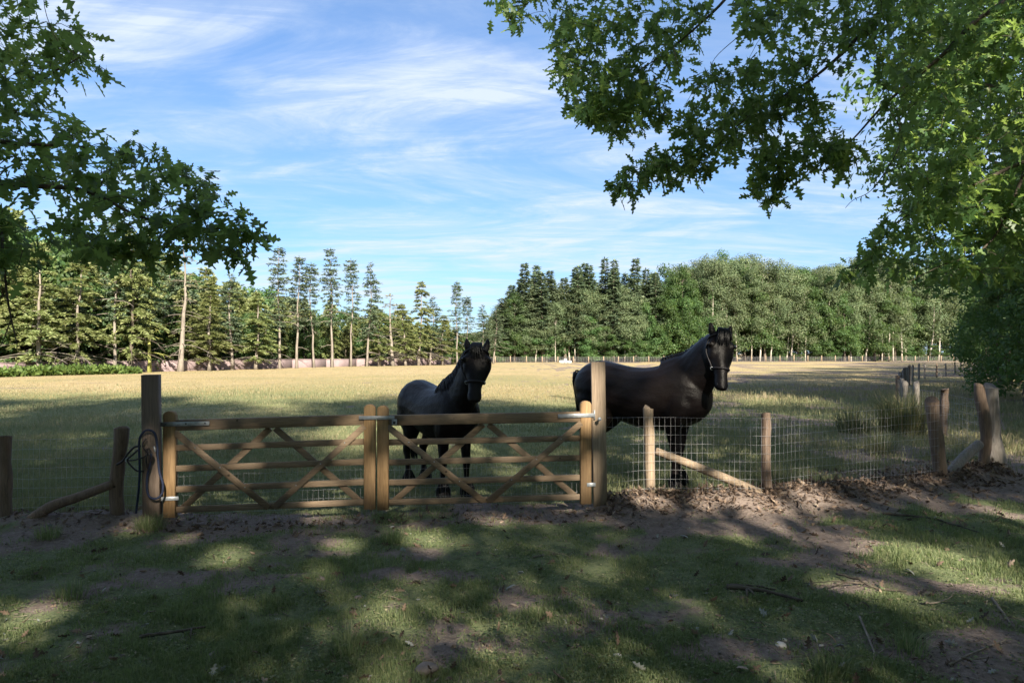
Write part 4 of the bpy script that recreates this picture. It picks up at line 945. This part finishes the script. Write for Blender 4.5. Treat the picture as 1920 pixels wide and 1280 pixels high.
for k, (x, y, s, rz) in enumerate([(-9.5, -5.5, .95, .3), (-2.6, -7.0, 1.05, 2.0), (5.2, -6.5, 1.0, 4.0), (15.0, -4.0, 1.05, 5.2), (-4.8, -3.9, .82, 2.6), (21, -3.0, 1.1, 1.0), (29, -1.0, 1.15, 2.9), (1.0, -12, 1.1, .8), (10.5, -13, 1.1, 3.4)]):  # all unseen; nearest-left oak and back row added to deepen the shade
    o_ = plant_tree('oak_tree', BT[k % 2], M['oak_bark'], M['oak_leaf'], x, y, rz, (s, s, s * 1.2), 'tall leafy oak standing out of view behind the camera, shading the foreground', 'tree', 'oaks behind the camera'); open_crown(o_)

for k, (x, y, s, rz) in enumerate([(-5.2, -3.6, .9, 1.0), (0.6, -4.6, 1.0, 2.2), (5.2, -3.4, 1.0, 3.3), (2.9, -8.5, 1.1, 5.0)]):  # unseen bushes, added only to put the near foreground in shade
    o_ = plant_tree('hazel_bush', BT[2], M['oak_bark'], M['oak_leaf'], x, y, rz, s, 'hazel bush added out of view behind the camera to shade the foreground', 'bush', 'unseen bushes added for shade'); open_crown(o_)

# ------------------------------------------------------------------ wood along the right side of the field
RT = [broadleaf('side_a', 111, 13, 4.0, .06, 17000, .19, .22, 110, csz=.14), broadleaf('side_b', 112, 15, 4.4, .10, 17000, .21, .26, 105, csz=.14), broadleaf('side_tall', 114, 15, 4.6, .24, 10500, .22, .24, 90, csz=.15), broadleaf('hazel', 113, 6, 2.6, .03, 11000, .15, .10, 70, stems=4, limbs=16, csz=.2)]
spots = [(15.4, 20.0, 9, 1.05), (19.5, 25.5, 9, 1.1), (17.0, 16.0, 9, 1.0), (17.5, 14.5, 1, 1.0), (14.0, 16.5, 2, .8), (20, 21, 0, 1.0), (18.2, 24.0, 2, .85), (24, 27, 1, 1.05), (27.5, 33, 0, 1.1), (25.5, 35.5, 2, .9), (32, 39, 1, 1.05), (36, 45, 0, 1.1), (35, 49, 2, .9), (41, 51, 1, 1.1), (46, 58, 0, 1.15), (44, 62, 2, 1.0), (52, 66, 1, 1.1), (58, 75, 0, 1.2), (56, 79, 2, 1.1), (64, 84, 1, 1.2), (22, 12, 0, 1.0), (30, 22, 1, 1.1), (40, 38, 0, 1.15), (50, 52, 1, 1.15), (13.2, 11.5, 2, .75), (72, 95, 0, 1.3), (80, 107, 1, 1.3)]
RT = [RT[0], RT[1], RT[3], RT[2]]; spots = [(a, b, 3 if c == 9 else c, d) for a, b, c, d in spots]
for k, (x, y, t, s) in enumerate(spots):
    lab = ('bushy hazel edging the right hand wood, %s going away' % ORD[sum(1 for q in spots[:k] if q[2] == 2)]) if t == 2 else \
          ('shaded leafy tree in the right hand wood, %s going away' % ORD[sum(1 for q in spots[:k] if q[2] != 2)])
    plant_tree('hazel_bush' if t == 2 else 'broadleaf_tree', RT[t], M['wood_bark'], M['wood_leaf'], x, y, k * 1.9, s, lab, 'bush' if t == 2 else 'tree', 'trees along the right side')

# ------------------------------------------------------------------ the row of slim conifers before the pink wall
def on_wall(px, off=0.0):
    k = (px - 960) / FPX; a = WA + np.array([gw[1], -gw[0]]) * off; d = gw; q = (k * a[1] - a[0]) / (d[0] - k * d[1]); return a + d * q
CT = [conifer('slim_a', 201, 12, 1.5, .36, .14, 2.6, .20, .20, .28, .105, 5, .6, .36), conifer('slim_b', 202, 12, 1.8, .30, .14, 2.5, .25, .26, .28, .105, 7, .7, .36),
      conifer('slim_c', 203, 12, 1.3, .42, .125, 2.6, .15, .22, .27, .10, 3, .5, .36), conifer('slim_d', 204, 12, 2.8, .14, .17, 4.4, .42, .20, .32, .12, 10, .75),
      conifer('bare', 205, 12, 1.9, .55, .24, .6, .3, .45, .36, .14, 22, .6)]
row = [(72, 455, 3, 0), (143, 470, 3, 0), (215, 410, 0, 0), (247, 432, 3, 1), (280, 430, 1, 2), (338, 445, 4, 0), (393, 545, 3, 0), (436, 512, 1, 0), (480, 555, 3, 0), (525, 464, 0, 0), (556, 480, 0, 0), (589, 496, 2, 0), (623, 466, 0, 0), (658, 488, 2, 0),
       (688, 494, 1, 0), (711, 580, 3, 0), (737, 552, 4, 0), (761, 570, 3, 0), (785, 528, 3, 0), (806, 556, 1, 0), (829, 590, 3, 0), (858, 528, 2, 0), (875, 556, 2, 0), (905, 572, 1, 0), (925, 580, 1, 0)]
for k, (px, top, t, bk) in enumerate(row):
    p = on_wall(px, 1.6); hgt = EYE + (HORIZON - top) / FPX * p[1]
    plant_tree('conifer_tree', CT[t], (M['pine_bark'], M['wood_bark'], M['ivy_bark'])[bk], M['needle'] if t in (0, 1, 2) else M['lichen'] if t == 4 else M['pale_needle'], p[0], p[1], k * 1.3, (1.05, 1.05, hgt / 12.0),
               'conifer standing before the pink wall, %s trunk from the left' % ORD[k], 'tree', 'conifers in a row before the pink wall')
# mixed trees behind the wall
BW = [conifer('cedar_a', 211, 9.5, 3.6, .05, .20, 5.6, .40, .08, .36, .16, 5, .75, .50), conifer('cedar_b', 212, 8.5, 3.9, .04, .20, 5.4, .48, .10, .36, .16, 4, .6, .50), broadleaf('wall_bush', 213, 7, 3.0, .03, 6000, .30, .16, 60, csz=.2)]
rngb = RS(77); cnt = 0
for off, step, h0 in ((-3.2, 2.6, .80), (-7.0, 3.0, 1.02), (-12, 3.4, 1.18), (-18, 4.0, 1.3)):
    q = rngb.uniform(0, 3)
    while q < Lw + 10:
        p = WA + gw * q + np.array([gw[1], -gw[0]]) * (off + rngb.normal(0, .8)); px = 960 + FPX * p[0] / p[1]
        if -160 < px < 960:
            t = rngb.choice(3, p=[.42, .33, .25]); lim = np.interp(px, [0, 300, 420, 520, 720, 960], [1.18, 1.15, .95, .80, .72, .74]); s = h0 * lim * rngb.uniform(.85, 1.12)
            plant_tree('broadleaf_tree' if t == 2 else 'spreading_conifer', BW[t], M['wood_bark'], (M['pale_needle'], M['needle'] if rngb.uniform() < .45 else M['pale_needle'], M['wood_leaf'])[t], p[0], p[1], rngb.uniform(0, 6), s * (1.25 if t == 2 else 1.0),
                       'bushy broadleaf tree growing behind the pink wall' if t == 2 else 'spreading pale green conifer growing behind the pink wall', 'tree', 'broadleaf trees behind the wall' if t == 2 else 'spreading conifers behind the wall'); cnt += 1
        q += step * rngb.uniform(.8, 1.25)

# ------------------------------------------------------------------ the far wood
FT = {'birch': [broadleaf('birch_a', 301, 20, 2.7, .20, 9500, .30, .15, 34, limbs=20, lean=.02, csz=.14), broadleaf('birch_b', 302, 20, 3.0, .28, 9000, .30, .14, 30, limbs=18, lean=.035, csz=.14), broadleaf('birch_c', 303, 18, 2.5, .15, 8500, .30, .14, 34, limbs=18, lean=.02, csz=.14)],
      'oak': [broadleaf('far_oak', 304, 17, 3.9, .12, 11000, .32, .22, 44, csz=.16), broadleaf('far_oak_b', 305, 12, 3.2, .06, 8500, .32, .16, 40, csz=.19)],
      'spruce': [conifer('spruce_a', 306, 21, 2.6, .16, .22, 1.7, .28, .08, .50, .20, 2, .95, .46), conifer('spruce_b', 307, 21, 2.2, .22, .20, 1.7, .22, .1, .50, .20, 2, .9, .46)]}
def edge_pt(px, back):
    k = (px - 960) / FPX; a = np.array([-4.0, 122.0 + back]); d = np.array([100.0, 22.0]); q = (k * a[1] - a[0]) / (d[0] - k * d[1]); return a + d * q
topY = lambda px: np.interp(px, [860, 925, 950, 985, 1035, 1100, 1150, 1240, 1350, 1440, 1560, 1700, 1950], [612, 588, 552, 503, 505, 492, 486, 493, 480, 484, 488, 480, 470])
rngw = RS(5); seen = {'birch': 0, 'oak': 0, 'spruce': 0}
front = []
px = 868.0
while px < 1700:
    kd = 'birch' if rngw.uniform() < .74 else 'oak'
    if 1190 < px < 1285: kd = 'oak' if rngw.uniform() < .8 else 'birch'
    if px > 1300: kd = 'birch' if rngw.uniform() < .72 else 'oak'
    front.append((px, kd)); px += rngw.uniform(9, 18)
for px, kd in front:
    p = edge_pt(px, rngw.uniform(0, 3)); t = FT[kd][rngw.integers(0, len(FT[kd]))]; hh = {'birch': 19.5, 'oak': 16}[kd]
    top = topY(px) + rngw.uniform(0, 45 if kd == 'birch' else 75) + float(np.interp(px, [950, 1000, 1190, 1260], [5, 42, 40, 0])); hgt = EYE + (HORIZON - top) / FPX * p[1]; s = hgt / hh
    plant_tree('birch_tree' if kd == 'birch' else 'broadleaf_tree', t, M['birch_bark'] if kd == 'birch' else M['wood_bark'], M['birch_leaf'] if kd == 'birch' else M['wood_leaf'], p[0], p[1], rngw.uniform(0, 6), (s * .5 + rngw.uniform(.3, .7), s * .5 + rngw.uniform(.3, .7), s),
               ('pale trunked birch fronting the far wood, %s birch from the left' if kd == 'birch' else 'dense green broadleaf fronting the far wood, %s broadleaf from the left') % ORD[seen[kd]], 'tree', 'trees at the edge of the far wood'); seen[kd] += 1
spr = [(985, 494), (1005, 498), (1036, 508), (1070, 503), (1085, 500), (1098, 494), (1130, 485), (1150, 489), (1186, 486), (1060, 520), (1115, 498), (965, 535), (1204, 505), (950, 560), (975, 525), (995, 515), (1020, 512), (1045, 522), (1078, 518), (1108, 512), (1140, 505), (1160, 507), (1172, 512), (1218, 515), (1232, 512)]
for k, (px, top) in enumerate(sorted(spr)):
    p = edge_pt(px, 1.0 + 2.2 * (k % 3)); hgt = EYE + (HORIZON - top) / FPX * p[1]
    plant_tree('spruce_tree', FT['spruce'][k % 2], M['wood_bark'], M['needle'], p[0], p[1], k * 2.1, (1.35, 1.35, hgt / 21.0), 'dark pointed spruce rising above the far wood, %s tip from the left' % ORD[k], 'tree', 'spruces in the far wood')
for back, step in ((8, 17), (15, 18), (26, 19)):
    px = 862 + rngw.uniform(0, 12)
    while px < 1990:
        kd = rngw.choice(['birch', 'oak', 'spruce'] if px < 1250 else ['birch', 'birch', 'oak'])
        p = edge_pt(px, back + rngw.uniform(-2, 2)); t = FT[kd][rngw.integers(0, len(FT[kd]))]; hh = {'birch': 19.5, 'oak': 16, 'spruce': 21}[kd]
        top = topY(px) + rngw.uniform(4, 50) + (20 if kd == 'spruce' else float(np.interp(px, [950, 1000, 1190, 1260], [5, 38, 38, 0]))); s = (EYE + (HORIZON - top) / FPX * p[1]) / hh
        plant_tree({'birch': 'birch_tree', 'oak': 'broadleaf_tree', 'spruce': 'spruce_tree'}[kd], t, M['birch_bark'] if kd == 'birch' else M['wood_bark'], {'birch': M['birch_leaf'], 'oak': M['wood_leaf'], 'spruce': M['needle']}[kd], p[0], p[1], rngw.uniform(0, 6), (s * .5 + .6, s * .5 + .6, s),
                   {'birch': 'birch standing inside the far wood behind its front trees', 'oak': 'broadleaf tree standing inside the far wood behind its front trees', 'spruce': 'spruce standing inside the far wood behind its front trees'}[kd], 'tree', kd + ' inside the far wood')
        px += step * rngw.uniform(.7, 1.35)
# low growth under the far wood and right of it
for k, px in enumerate(np.arange(925, 1960, 13.0)):
    p = edge_pt(px + rngw.uniform(-6, 6), rngw.uniform(-1, 12)); s = rngw.uniform(.22, .75) * (.62 if px > 1380 else 1)
    plant_tree('undergrowth_bush', FT['oak'][1], M['wood_bark'], M['wood_leaf'], p[0], p[1], k * 1.1, (s * 1.25, s * 1.25, s * .85), 'leafy bush growing low between the trunks of the far wood', 'bush', 'bushes under the far wood')

# ------------------------------------------------------------------ grass, litter, twigs and stones
def blades(name, pts, ln, wd, lean, rng, mat, label, cat, rnd, bend=.4, kind='stuff', simple=False):
    n = len(pts); az = rng.uniform(0, 6.283, n); d = np.stack([np.cos(az), np.sin(az), np.zeros(n)], -1); fz = rng.uniform(0, 6.283, n); s = np.stack([np.cos(fz), np.sin(fz), np.zeros(n)], -1)
    le = np.abs(rng.normal(0, lean, n))[:, None]; up = np.array([0, 0, 1.0]); ln = ln[:, None]; wd = np.broadcast_to(wd, (n,))[:, None]
    m = pts + (up * .6 + d * le * .35) * ln; tip = pts + (up * (1 - .35 * np.minimum(le, 1)) + d * le * (.7 + bend)) * ln
    V = np.stack([pts - s * wd / 2, pts + s * wd / 2, m + s * wd * .38, m - s * wd * .38, tip], 1).reshape(-1, 3)
    b = np.arange(n)[:, None] * 5; F = [b + np.array([[0, 1, 2, 3]]), b + np.array([[3, 2, 4]])]
    if simple: V = V.reshape(-1, 5, 3)[:, [0, 1, 4]].reshape(-1, 3); F = [np.arange(n * 3).reshape(-1, 3)]
    return tag(obj(name, mesh(name, V, F, False, {'rnd': np.repeat(np.clip(rnd, 0, 1), 3 if simple else 5)}), mat), label, cat, kind=kind)
def scatter(rng, n, y0, y1, wide=.80, power=1.0):
    u = rng.uniform(0, 1, n) ** power; y = 1 / (1 / y0 + u * (1 / y1 - 1 / y0)) if power != 0 else y0 + u * (y1 - y0); x = rng.uniform(-wide, wide, n) * y; return x, y
# foreground turf
rng = RS(900); x, y = scatter(rng, 380000, 2.9, 9.0, .82); g_ = grassy(x, y); tuft = fbm(x * 4.5, y * 4.5, 91, 3)
keep = (rng.uniform(0, 1, len(x)) < g_ ** 1.2 * np.clip((tuft - .30) * 3.2, .05, 1)) & (y < fence_y(x) + .2); x, y, g_, tuft = x[keep], y[keep], g_[keep], tuft[keep]; n = len(x)
tall = np.clip((fbm(x * 1.1, y * 1.3, 95, 3) - .52) * 6, 0, 1)
ln = (.014 + .032 * rng.uniform(0, 1, n) * np.clip(tuft * 1.6, .3, 1.2)) * (1 + .9 * tall)
blades('turf_grass', np.stack([x, y, height(x, y) - .004], -1), ln, .0036 + .0008 * y / 3, .55, rng, M['grass'], 'short patchy green grass on the shaded foreground', 'grass', rng.uniform(0, 1, n) * .75 + .3 * fbm(x * .9, y * .9, 44, 3) - .02)
# paddock behind the gate
rng = RS(901); x, y = scatter(rng, 260000, 6.7, 34, .80); g_ = grassy(x, y); keep = (y > fence_y(x) + .05) & (rng.uniform(0, 1, len(x)) < np.clip(g_ + .12, 0, 1)) ; x, y = x[keep], y[keep]; n = len(x)
dr = dryness(x, y); tall = np.clip((fbm(x * .55, y * .55, 97, 3) - .46) * 5, 0, 1)
rgt = np.clip((x - 2.2) / 3, 0, 1) * np.clip((y - 8) / 3, 0, 1)
ln = (.03 + .07 * rng.uniform(0, 1, n)) * (1 + 1.1 * tall + 1.9 * rgt * rng.uniform(.3, 1, n)) * np.interp(y, [7, 12, 30], [.65, .80, 1.0])
blades('paddock_grass', np.stack([x, y, height(x, y) - .01], -1), ln, .0036 + .00058 * y, .55, rng, M['paddock_grass'], 'longer grass of the shaded paddock behind the gate', 'grass', rng.uniform(0, 1, n) * .62 + .55 * dr + .22 * tall * (fbm(x * 1.3, y * 1.3, 98, 2) > .5) + .1 * rgt)
# ripe grass of the open field
rng = RS(902); x, y = scatter(rng, 150000, 24, 122, .80); n = len(x); dr = dryness(x, y); keep = rng.uniform(0, 1, n) < .35 + .65 * dr; x, y, dr = x[keep], y[keep], dr[keep]; n = len(x)
blades('dry_field_grass', np.stack([x, y, height(x, y) - .02], -1), (.05 + .075 * rng.uniform(0, 1, n)) * np.interp(y, [24, 45, 80, 120], [1, .8, .5, .4]) * (.5 + 1.1 * fbm(x * .25, y * .4, 15, 3)), .0006 * y, .5, rng, M['dry_grass'], 'straw coloured ripe grass over the sunlit field', 'grass', rng.uniform(0, 1, n) * .6 + .4 * dr, simple=True)
# taller tufts here and there
def tuft_thing(name, x, y, n, h, sp, mat, label, cat, seed, group=None, wd=.006, lean=.35):
    rng = RS(seed); r = thing(name, (x, y, H1(x, y)), label, cat, group); a = rng.uniform(0, 6.283, n); q = rng.uniform(0, 1, n) ** .6 * sp
    p = np.stack([q * np.cos(a), q * np.sin(a), np.full(n, -.01)], -1); az = a + rng.normal(0, .6, n); d = np.stack([np.cos(az), np.sin(az), np.zeros(n)], -1); le = (np.abs(rng.normal(lean * .5, lean, n)) * (.4 + q / sp))[:, None]
    L_ = (h * rng.uniform(.5, 1.1, n))[:, None]; s = np.stack([-np.sin(az), np.cos(az), np.zeros(n)], -1) * wd / 2; up = np.array([0, 0, 1.0])
    m = p + (up * .6 + d * le * .4) * L_; tip = p + (up * (1 - .3 * np.minimum(le, 1.4)) + d * le * 1.2) * L_
    V = np.stack([p - s, p + s, m + s * .8, m - s * .8, tip], 1).reshape(-1, 3); b = np.arange(n)[:, None] * 5
    o = obj('blades', mesh('blades', V, [b + np.array([[0, 1, 2, 3]]), b + np.array([[3, 2, 4]])], False, {'rnd': np.repeat(rng.uniform(0, 1, n), 5)}), mat, r); o['kind'] = 'stuff'; return r
tuft_thing('rush_clump', 7.9, 13.8, 900, .95, .42, M['rush'], 'tall dark clump of rushes beside the receding fence', 'rushes', 1, wd=.011, lean=.42)
tuft_thing('rush_clump', 7.0, 14.0, 320, .62, .30, M['rush'], 'lower clump of rushes left of the tall one', 'rushes', 2, wd=.011, lean=.5)
tuft_thing('grass_tuft', GX(283, 6.35), 6.33, 330, .17, .13, M['grass'], 'fresh green grass tuft at the foot of the dark gate post', 'grass tuft', 3, wd=.005, lean=.5)
for k, (px, Y_, h_, lab) in enumerate([(735, 5.9, .17, 'grass tuft in a sun fleck in front of the meeting gate leaves'), (655, 3.75, .15, 'upright grass tuft near the lower edge of the picture'), (1700, 3.7, .13, 'loose grass tuft at the lower right'), (1560, 3.45, .12, 'grass tuft at the bottom edge beside the curled dead leaf'),
                                           (90, 6.0, .15, 'grass tuft below the left log brace'), (130, 4.6, .13, 'grass tuft in the sun fleck at the left edge'), (1460, 8.2, .30, 'pale grass tuft behind the fence post right of the large horse'), (1650, 11.0, .42, 'straw coloured grass tuft before the rushes')]):
    tuft_thing('grass_tuft', GX(px, Y_), Y_, 180 + 200 * (Y_ > 8), h_, .10 + .12 * (Y_ > 8), M['paddock_grass'] if Y_ > 8 else M['grass'], lab, 'grass tuft', 10 + k, 'single grass tufts', .005 + .002 * (Y_ > 8), .5)
# bracken in front of the wall on the left
brk = RS(40); C = []
for k in range(3600):
    q = brk.uniform(-30, 262); p = on_wall(q, 3.2 + brk.uniform(-1.6, 2.4)); C.append((p[0], p[1], brk.uniform(.05, .62) * np.interp(q, [-30, 200, 262], [.75, 1, .35]) * (.45 + .75 * float(fbm(p[0] * .6, p[1] * .6, 12, 3)))))
C = np.array(C); C[:, 2] += height(C[:, 0], C[:, 1]); c0 = C.mean(0) * [1, 1, 0]
bo_ = obj('bracken', card_mesh('bracken', C - c0, rdir(brk, len(C), .3), rdir(brk, len(C), 1.5), .42 * brk.uniform(.6, 1.2, len(C)), .22, brk), M['bracken']); bo_.location = c0
tag(bo_, 'low bright green bracken bank in front of the pink wall', 'bracken', kind='stuff')
# dead leaves
def litter(name, pts, size, mat, rng, label):
    n = len(pts); VV = []; R = []
    v, f = oak_leaf_shape(.35, -.12, .1); v2, _ = oak_leaf_shape(-.45, .10, -.2); vs_ = [v, v2]
    kind = rng.integers(0, 2, n); D = rdir(rng, n) * [1, 1, .35]; D = unit(D); Nn = rdir(rng, n, 1.2); S = unit(np.cross(Nn, D)); U = np.cross(D, S); sz = size * rng.uniform(.3, 1.4, n)
    B = np.stack([D, S, U], 2) * sz[:, None, None]
    V = np.einsum('nij,nvj->nvi', B, np.stack(vs_)[kind]) + pts[:, None]; m = V.shape[1]; off = np.arange(n)[:, None, None] * m
    F = [(q[None] + off).reshape(-1, q.shape[1]) for q in f]
    return tag(obj(name, mesh(name, V.reshape(-1, 3), F, False, {'rnd': np.repeat(rng.uniform(0, 1, n), m)}), mat), label, 'dead leaves', kind='stuff')
rng = RS(950); x, y = [], []
a = rng.uniform(.9, 6.6, 4400); x.append(a); y.append(fence_y(a) + rng.normal(-.05, .28, len(a)))
a = rng.uniform(-7.5, 1.0, 1100); x.append(a); y.append(fence_y(a) + rng.normal(-.12, .22, len(a)))
xa, ya = scatter(rng, 900, 3.0, 7.2, .8); x.append(xa); y.append(ya)
a = rng.uniform(3.2, 6.5, 900); x.append(a); y.append(fence_y(a) + rng.uniform(.1, 1.3, len(a)))
a = rng.uniform(2.5, 7.0, 500); x.append(a); y.append(fence_y(a) - rng.uniform(.2, 2.2, len(a)))
x = np.concatenate(x); y = np.concatenate(y); heap = np.exp(-(pdist(x, y, FENCE) / .25) ** 2) * (x > .9)
litter('leaf_litter', np.stack([x, y, height(x, y) + .006 + rng.uniform(0, .045, len(x)) * heap], -1), .055, M['dead_leaf'], rng, 'brown dead oak leaves heaped along the foot of the fence')
x, y = scatter(rng, 110, 3.0, 7.0, .8)
litter('pale_leaf_litter', np.stack([x, y, height(x, y) + .012], -1), .060, M['pale_leaf'], rng, 'scattered pale fallen leaves on the foreground turf')
# crumbs of twig and clover-like small leaves that break up the turf
x, y = scatter(rng, 1500, 2.9, 7.4, .8); z = height(x, y); mbs = MB()
for a, b, c in zip(x, y, z):
    t = rng.uniform(0, 6.28); l_ = rng.uniform(.01, .05); d = np.array([math.cos(t), math.sin(t), rng.normal(0, .2)]) * l_
    mbs.tube([np.array([a, b, c + .008]) - d, np.array([a, b, c + .010]) + d], rng.uniform(.0015, .0035), 3, False)
tag(obj('twig_litter', mbs.mesh('twig_litter'), M['dead_twig']), 'tiny broken twigs strewn over the foreground soil', 'twigs', kind='stuff')
x, y = scatter(rng, 60000, 2.9, 7.2, .82); keep = (rng.uniform(0, 1, len(x)) < .12 + grassy(x, y) * .9 * (fbm(x * 3, y * 3, 66, 3) > .46)) & (y < fence_y(x) + .1); x, y = x[keep], y[keep]; n = len(x)
tag(obj('low_herbs', card_mesh('low_herbs', np.stack([x, y, height(x, y) + rng.uniform(.002, .022, n)], -1), rdir(rng, n) * [1, 1, .3], rdir(rng, n, 2.0), rng.uniform(.010, .028, n), rng.uniform(.008, .018, n), rng, rng.uniform(0, 1, n) ** 1.2), M['grass']), 'small flat leaves of moss and clover among the turf', 'herbs', kind='stuff')
# crumbs of soil on the bare patches
x, y = scatter(rng, 16000, 2.9, 7.6, .82); keep = rng.uniform(0, 1, len(x)) < np.clip(.75 - grassy(x, y), 0.03, 1) * .55; x, y = x[keep], y[keep]; n = len(x)
oc = np.array([(1, 0, 0), (0, 1, 0), (-1, 0, 0), (0, -1, 0), (0, 0, .7), (0, 0, -.7)], float); of = np.array([(0, 1, 4), (1, 2, 4), (2, 3, 4), (3, 0, 4), (1, 0, 5), (2, 1, 5), (3, 2, 5), (0, 3, 5)])
sz = .003 + .012 * rng.uniform(0, 1, n) ** 2.5; V = np.stack([x, y, height(x, y) + sz * .3], -1)[:, None] + oc[None] * sz[:, None, None] * rng.uniform(.6, 1.4, (n, 6, 1))
tag(obj('soil_crumbs', mesh('soil_crumbs', V.reshape(-1, 3), (of[None] + np.arange(n)[:, None, None] * 6).reshape(-1, 3), False), M['dark_stone']), 'small crumbs of soil and grit on the bare ground', 'soil', kind='stuff')
# twigs
def twig(pts, r, label, seed, mat='oak_bark', side=True, name='fallen_branch'):
    rng = RS(seed); p = [np.array([GX(px, EYE * FPX / (py - HORIZON)), EYE * FPX / (py - HORIZON), 0]) for px, py in pts]
    for q in p: q[2] = H1(q[0], q[1]) + r * .9 + abs(rng.normal(0, .006))
    t = thing(name, tuple(p[0]), label, 'branch', 'branches lying on the ground'); P_ = spline(p, 5); P_[:, 2] += np.abs(rng.normal(0, .004, len(P_)))
    part('stem', MB().tube(P_, np.linspace(r, r * .45, len(P_)) * rng.uniform(.88, 1.12, len(P_)), 7), M[mat], t, True)
    if side:
        for k in range(2):
            q = P_[int(len(P_) * rng.uniform(.3, .8))]; e = q + np.array([rng.normal(0, .13), rng.normal(0, .13), .02]); e[2] = H1(e[0], e[1]) + .012
            part('side_twig', MB().tube([q, (q + e) / 2 + np.array([0, 0, .015]), e], [r * .5, r * .4, r * .2], 5), M[mat], t, True)
twig([(1362, 1104), (1400, 1108), (1450, 1112), (1505, 1126)], .020, 'thick dark branch lying on the turf right of centre', 1)
twig([(1370, 1098), (1410, 1097), (1455, 1104)], .009, 'thin dark twig lying against the thick branch', 2, side=False)
twig([(1568, 1084), (1610, 1100), (1640, 1112), (1700, 1118)], .009, 'long thin stick with forks on the bare soil at right', 3)
twig([(1655, 968), (1740, 975), (1835, 1003)], .013, 'long straight stick below the right fence corner', 4)
twig([(1612, 1165), (1630, 1205), (1640, 1235), (1632, 1262)], .008, 'bent grey stick standing out at the lower right', 5, 'dead_twig')
twig([(262, 1198), (310, 1188), (385, 1180)], .013, 'dark twig lying in the grass at the lower left', 6)
twig([(1860, 1132), (1885, 1165), (1900, 1190)], .009, 'pale straight stick at the right edge', 7, 'dead_twig', False)
twig([(1735, 1145), (1760, 1140), (1785, 1130)], .007, 'short pale twig on sunlit soil at right', 8, 'dead_twig', False)
twig([(1000, 1046), (1030, 1036), (1050, 1040)], .006, 'small forked twig on the turf in the middle', 9, 'dead_twig')
twig([(1780, 1252), (1830, 1232), (1885, 1215)], .007, 'thin pale stick at the lower right corner', 10, 'dead_twig', False)
# stones
def stone(px, py, r, mat, label, seed):
    Y_ = EYE * FPX / (py - HORIZON); x = GX(px, Y_); rng = RS(seed); u, v = np.meshgrid(np.linspace(0, 2 * np.pi, 13)[:-1], np.linspace(.15, np.pi - .15, 7))
    d = np.stack([np.cos(u) * np.sin(v), np.sin(u) * np.sin(v), np.cos(v)], -1).reshape(-1, 3); rr = r * (1 + .25 * (fbm(d[:, 0] * 1.7 + seed, d[:, 1] * 1.7 + d[:, 2], seed, 2) - .5) * 2)
    V = d * rr[:, None] * [1.25, .9, .55]; i_ = np.arange(6)[:, None] * 12; k = np.arange(12)[None]; k2 = (k + 1) % 12
    o = obj('stone', mesh('stone', V, [np.stack([i_ + k, i_ + 12 + k, i_ + 12 + k2, i_ + k2], -1).reshape(-1, 4), list(range(12)), list(range(72, 84))[::-1]], True), M[mat]); o.location = (x, Y_, H1(x, Y_) + r * .2); o.rotation_euler = (0, 0, seed)
    tag(o, label, 'stone', 'stones in the foreground')
for k, (px, py, r, mt, lab) in enumerate([(1464, 1209, .030, 'stone', 'pale flat stone at the lower right beside smaller pebbles'), (1470, 1197, .016, 'stone', 'small pebble just behind the pale flat stone'), (1540, 1209, .014, 'stone', 'small tan pebble right of the pale flat stone'), (1158, 1228, .026, 'stone', 'pale angular stone low in the middle right'),
        (1127, 1160, .012, 'stone', 'tiny white stone in the middle of the foreground'), (800, 1245, .055, 'dark_stone', 'dark rounded lump of soil low in the middle'), (400, 1226, .040, 'dark_stone', 'dark clod in the grass at the lower left'), (601, 1088, .034, 'dark_stone', 'dark clod lying left of the gate centre line'),
        (672, 1116, .024, 'dark_stone', 'small black clod in the grass left of centre'), (735, 982, .022, 'stone', 'pale stone at the foot of the meeting gate leaves'), (1213, 1098, .020, 'dark_stone', 'brown stone on the turf below the large horse'), (930, 1030, .011, 'stone', 'tiny pale pebble on the turf below the right gate leaf')]):
    stone(px, py, r, mt, lab, 5 + k)
